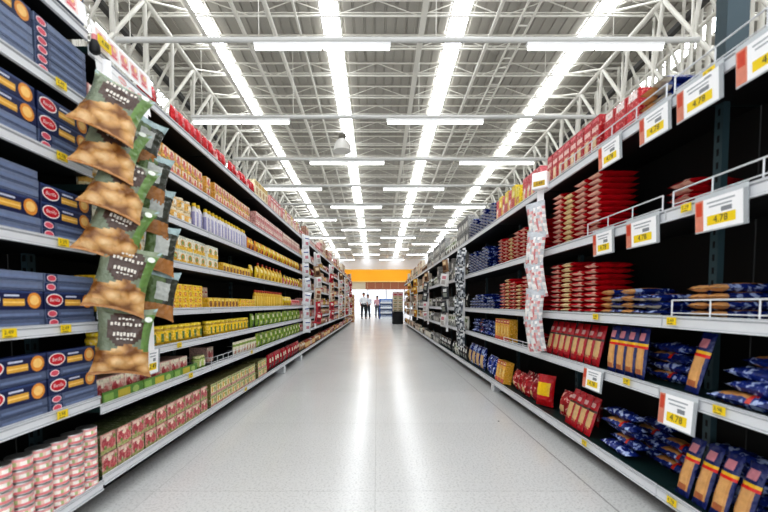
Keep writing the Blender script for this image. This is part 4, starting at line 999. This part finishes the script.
    ank = lambda k: (tuple(Vector(V[k][0])+Vector((0, 0, -.03*s))), .056*s)
    TV = [(q(0,0,1.10), .17*s), (q(0,0,.98), .158*s), (V[6][0], .108*s), (V[7][0], .078*s), ank(8), (V[10][0], .108*s), (V[11][0], .078*s), ank(12)]
    obj('trousers', skin('trousers', TV, [(0,1),(1,2),(2,3),(3,4),(1,5),(5,6),(6,7)], 1, [pants], 2), o)
    hm = MB(); nu, nv = 16, 9
    def hp(i, j):
        th = 2*PI*i/nu; ph = PI/2-j/nv*(PI*.5+(.55 if math.sin(th) > -.35 else .02))
        return q(.09*math.cos(ph)*math.cos(th), .012+.103*math.cos(ph)*math.sin(th), 1.655+.105*math.sin(ph))
    hv = [hp(i, j) for j in range(nv+1) for i in range(nu)]
    hm.mesh(hv, [(j*nu+i, j*nu+(i+1) % nu, (j+1)*nu+(i+1) % nu, (j+1)*nu+i) for j in range(nv) for i in range(nu)], HAIR, True)
    if longhair: hm.pillow(.15*s, .3*s, .05*s, lambda u, v, s_: HAIR, 6, 8, 0, 0, 0, lambda p: (p[1], .085*s+p[0], 1.34*s+p[2]))
    obj('hair', hm, o)
    for k in (8, 12):
        c = V[k][0]
        obj('shoe', skin('shoe', [((c[0], c[1]+.05*s, .042*s), .04*s), ((c[0], c[1]-.03*s, .046*s), .046*s), ((c[0], c[1]-.12*s, .04*s), .042*s), ((c[0], c[1]-.19*s, .034*s), .034*s)], [(0,1),(1,2),(2,3)], 0, [M('#1a1a1c', .5)], 2), o)
person('person in white shirt and black trousers, leftmost of the shoppers', (-.9, 26.0, 0), .3, 1.76, M('#e8eaee', .6), M('#17181c', .7), .18, .1)
person('person in white top and dark trousers walking, middle of the shoppers', (-.64, 26.8, 0), -.2, 1.66, M('#dfe4ec', .6), M('#22303e', .7), -.2, .14, True)
person('person in pink top and grey trousers, rightmost of the shoppers', (0.02, 28.4, 0), .1, 1.6, M('#d9a7ac', .6), M('#5d6268', .7), .15, .2, True)

# floor spot
m = MB(); m.ell(0, 0, 0, .008, .006, M('#2a2a2a', .8)); 
m = MB(); m.lathe([(.009, 0), (.008, .0015), (.003, .002)], 8, lambda i, k: M('#2c2c2c', .8))
tag(obj('floor_scrap', m, None, (1.06, 3.3, .0002)), 'tiny dark scrap on the floor near the right shelves', 'scrap')

# ------------------------------------------------------------------ world, camera
w = bpy.data.worlds.new('World'); bpy.context.scene.world = w; w.use_nodes = True
w.node_tree.nodes['Background'].inputs[0].default_value = (.93, .96, 1, 1); w.node_tree.nodes['Background'].inputs[1].default_value = 1.8
cam = bpy.data.cameras.new('Camera'); co = bpy.data.objects.new('Camera', cam); C.objects.link(co)
cam.sensor_width = 36; cam.lens = 18; cam.clip_start = .05; cam.clip_end = 200
pt = math.radians(2.7)
co.location = (0, 0, 1.02); co.rotation_euler = (PI/2-pt, 0, 0)
cam.shift_x = (384-377)/768; cam.shift_y = (304+384*math.tan(pt)-256)/768
cam.dof.use_dof = True; cam.dof.focus_distance = 6.5; cam.dof.aperture_fstop = 2.2
sc = bpy.context.scene; sc.camera = co
sc.view_settings.view_transform = 'Standard'; sc.view_settings.look = 'Medium High Contrast'; sc.view_settings.exposure = 0.0
sc.view_settings.exposure = 0.0
dup = [k for k in SEEN if len(k.split()) > 16]
print('LONG LABELS', len(dup), dup[:5]); print('OBJECTS', len(bpy.data.objects))
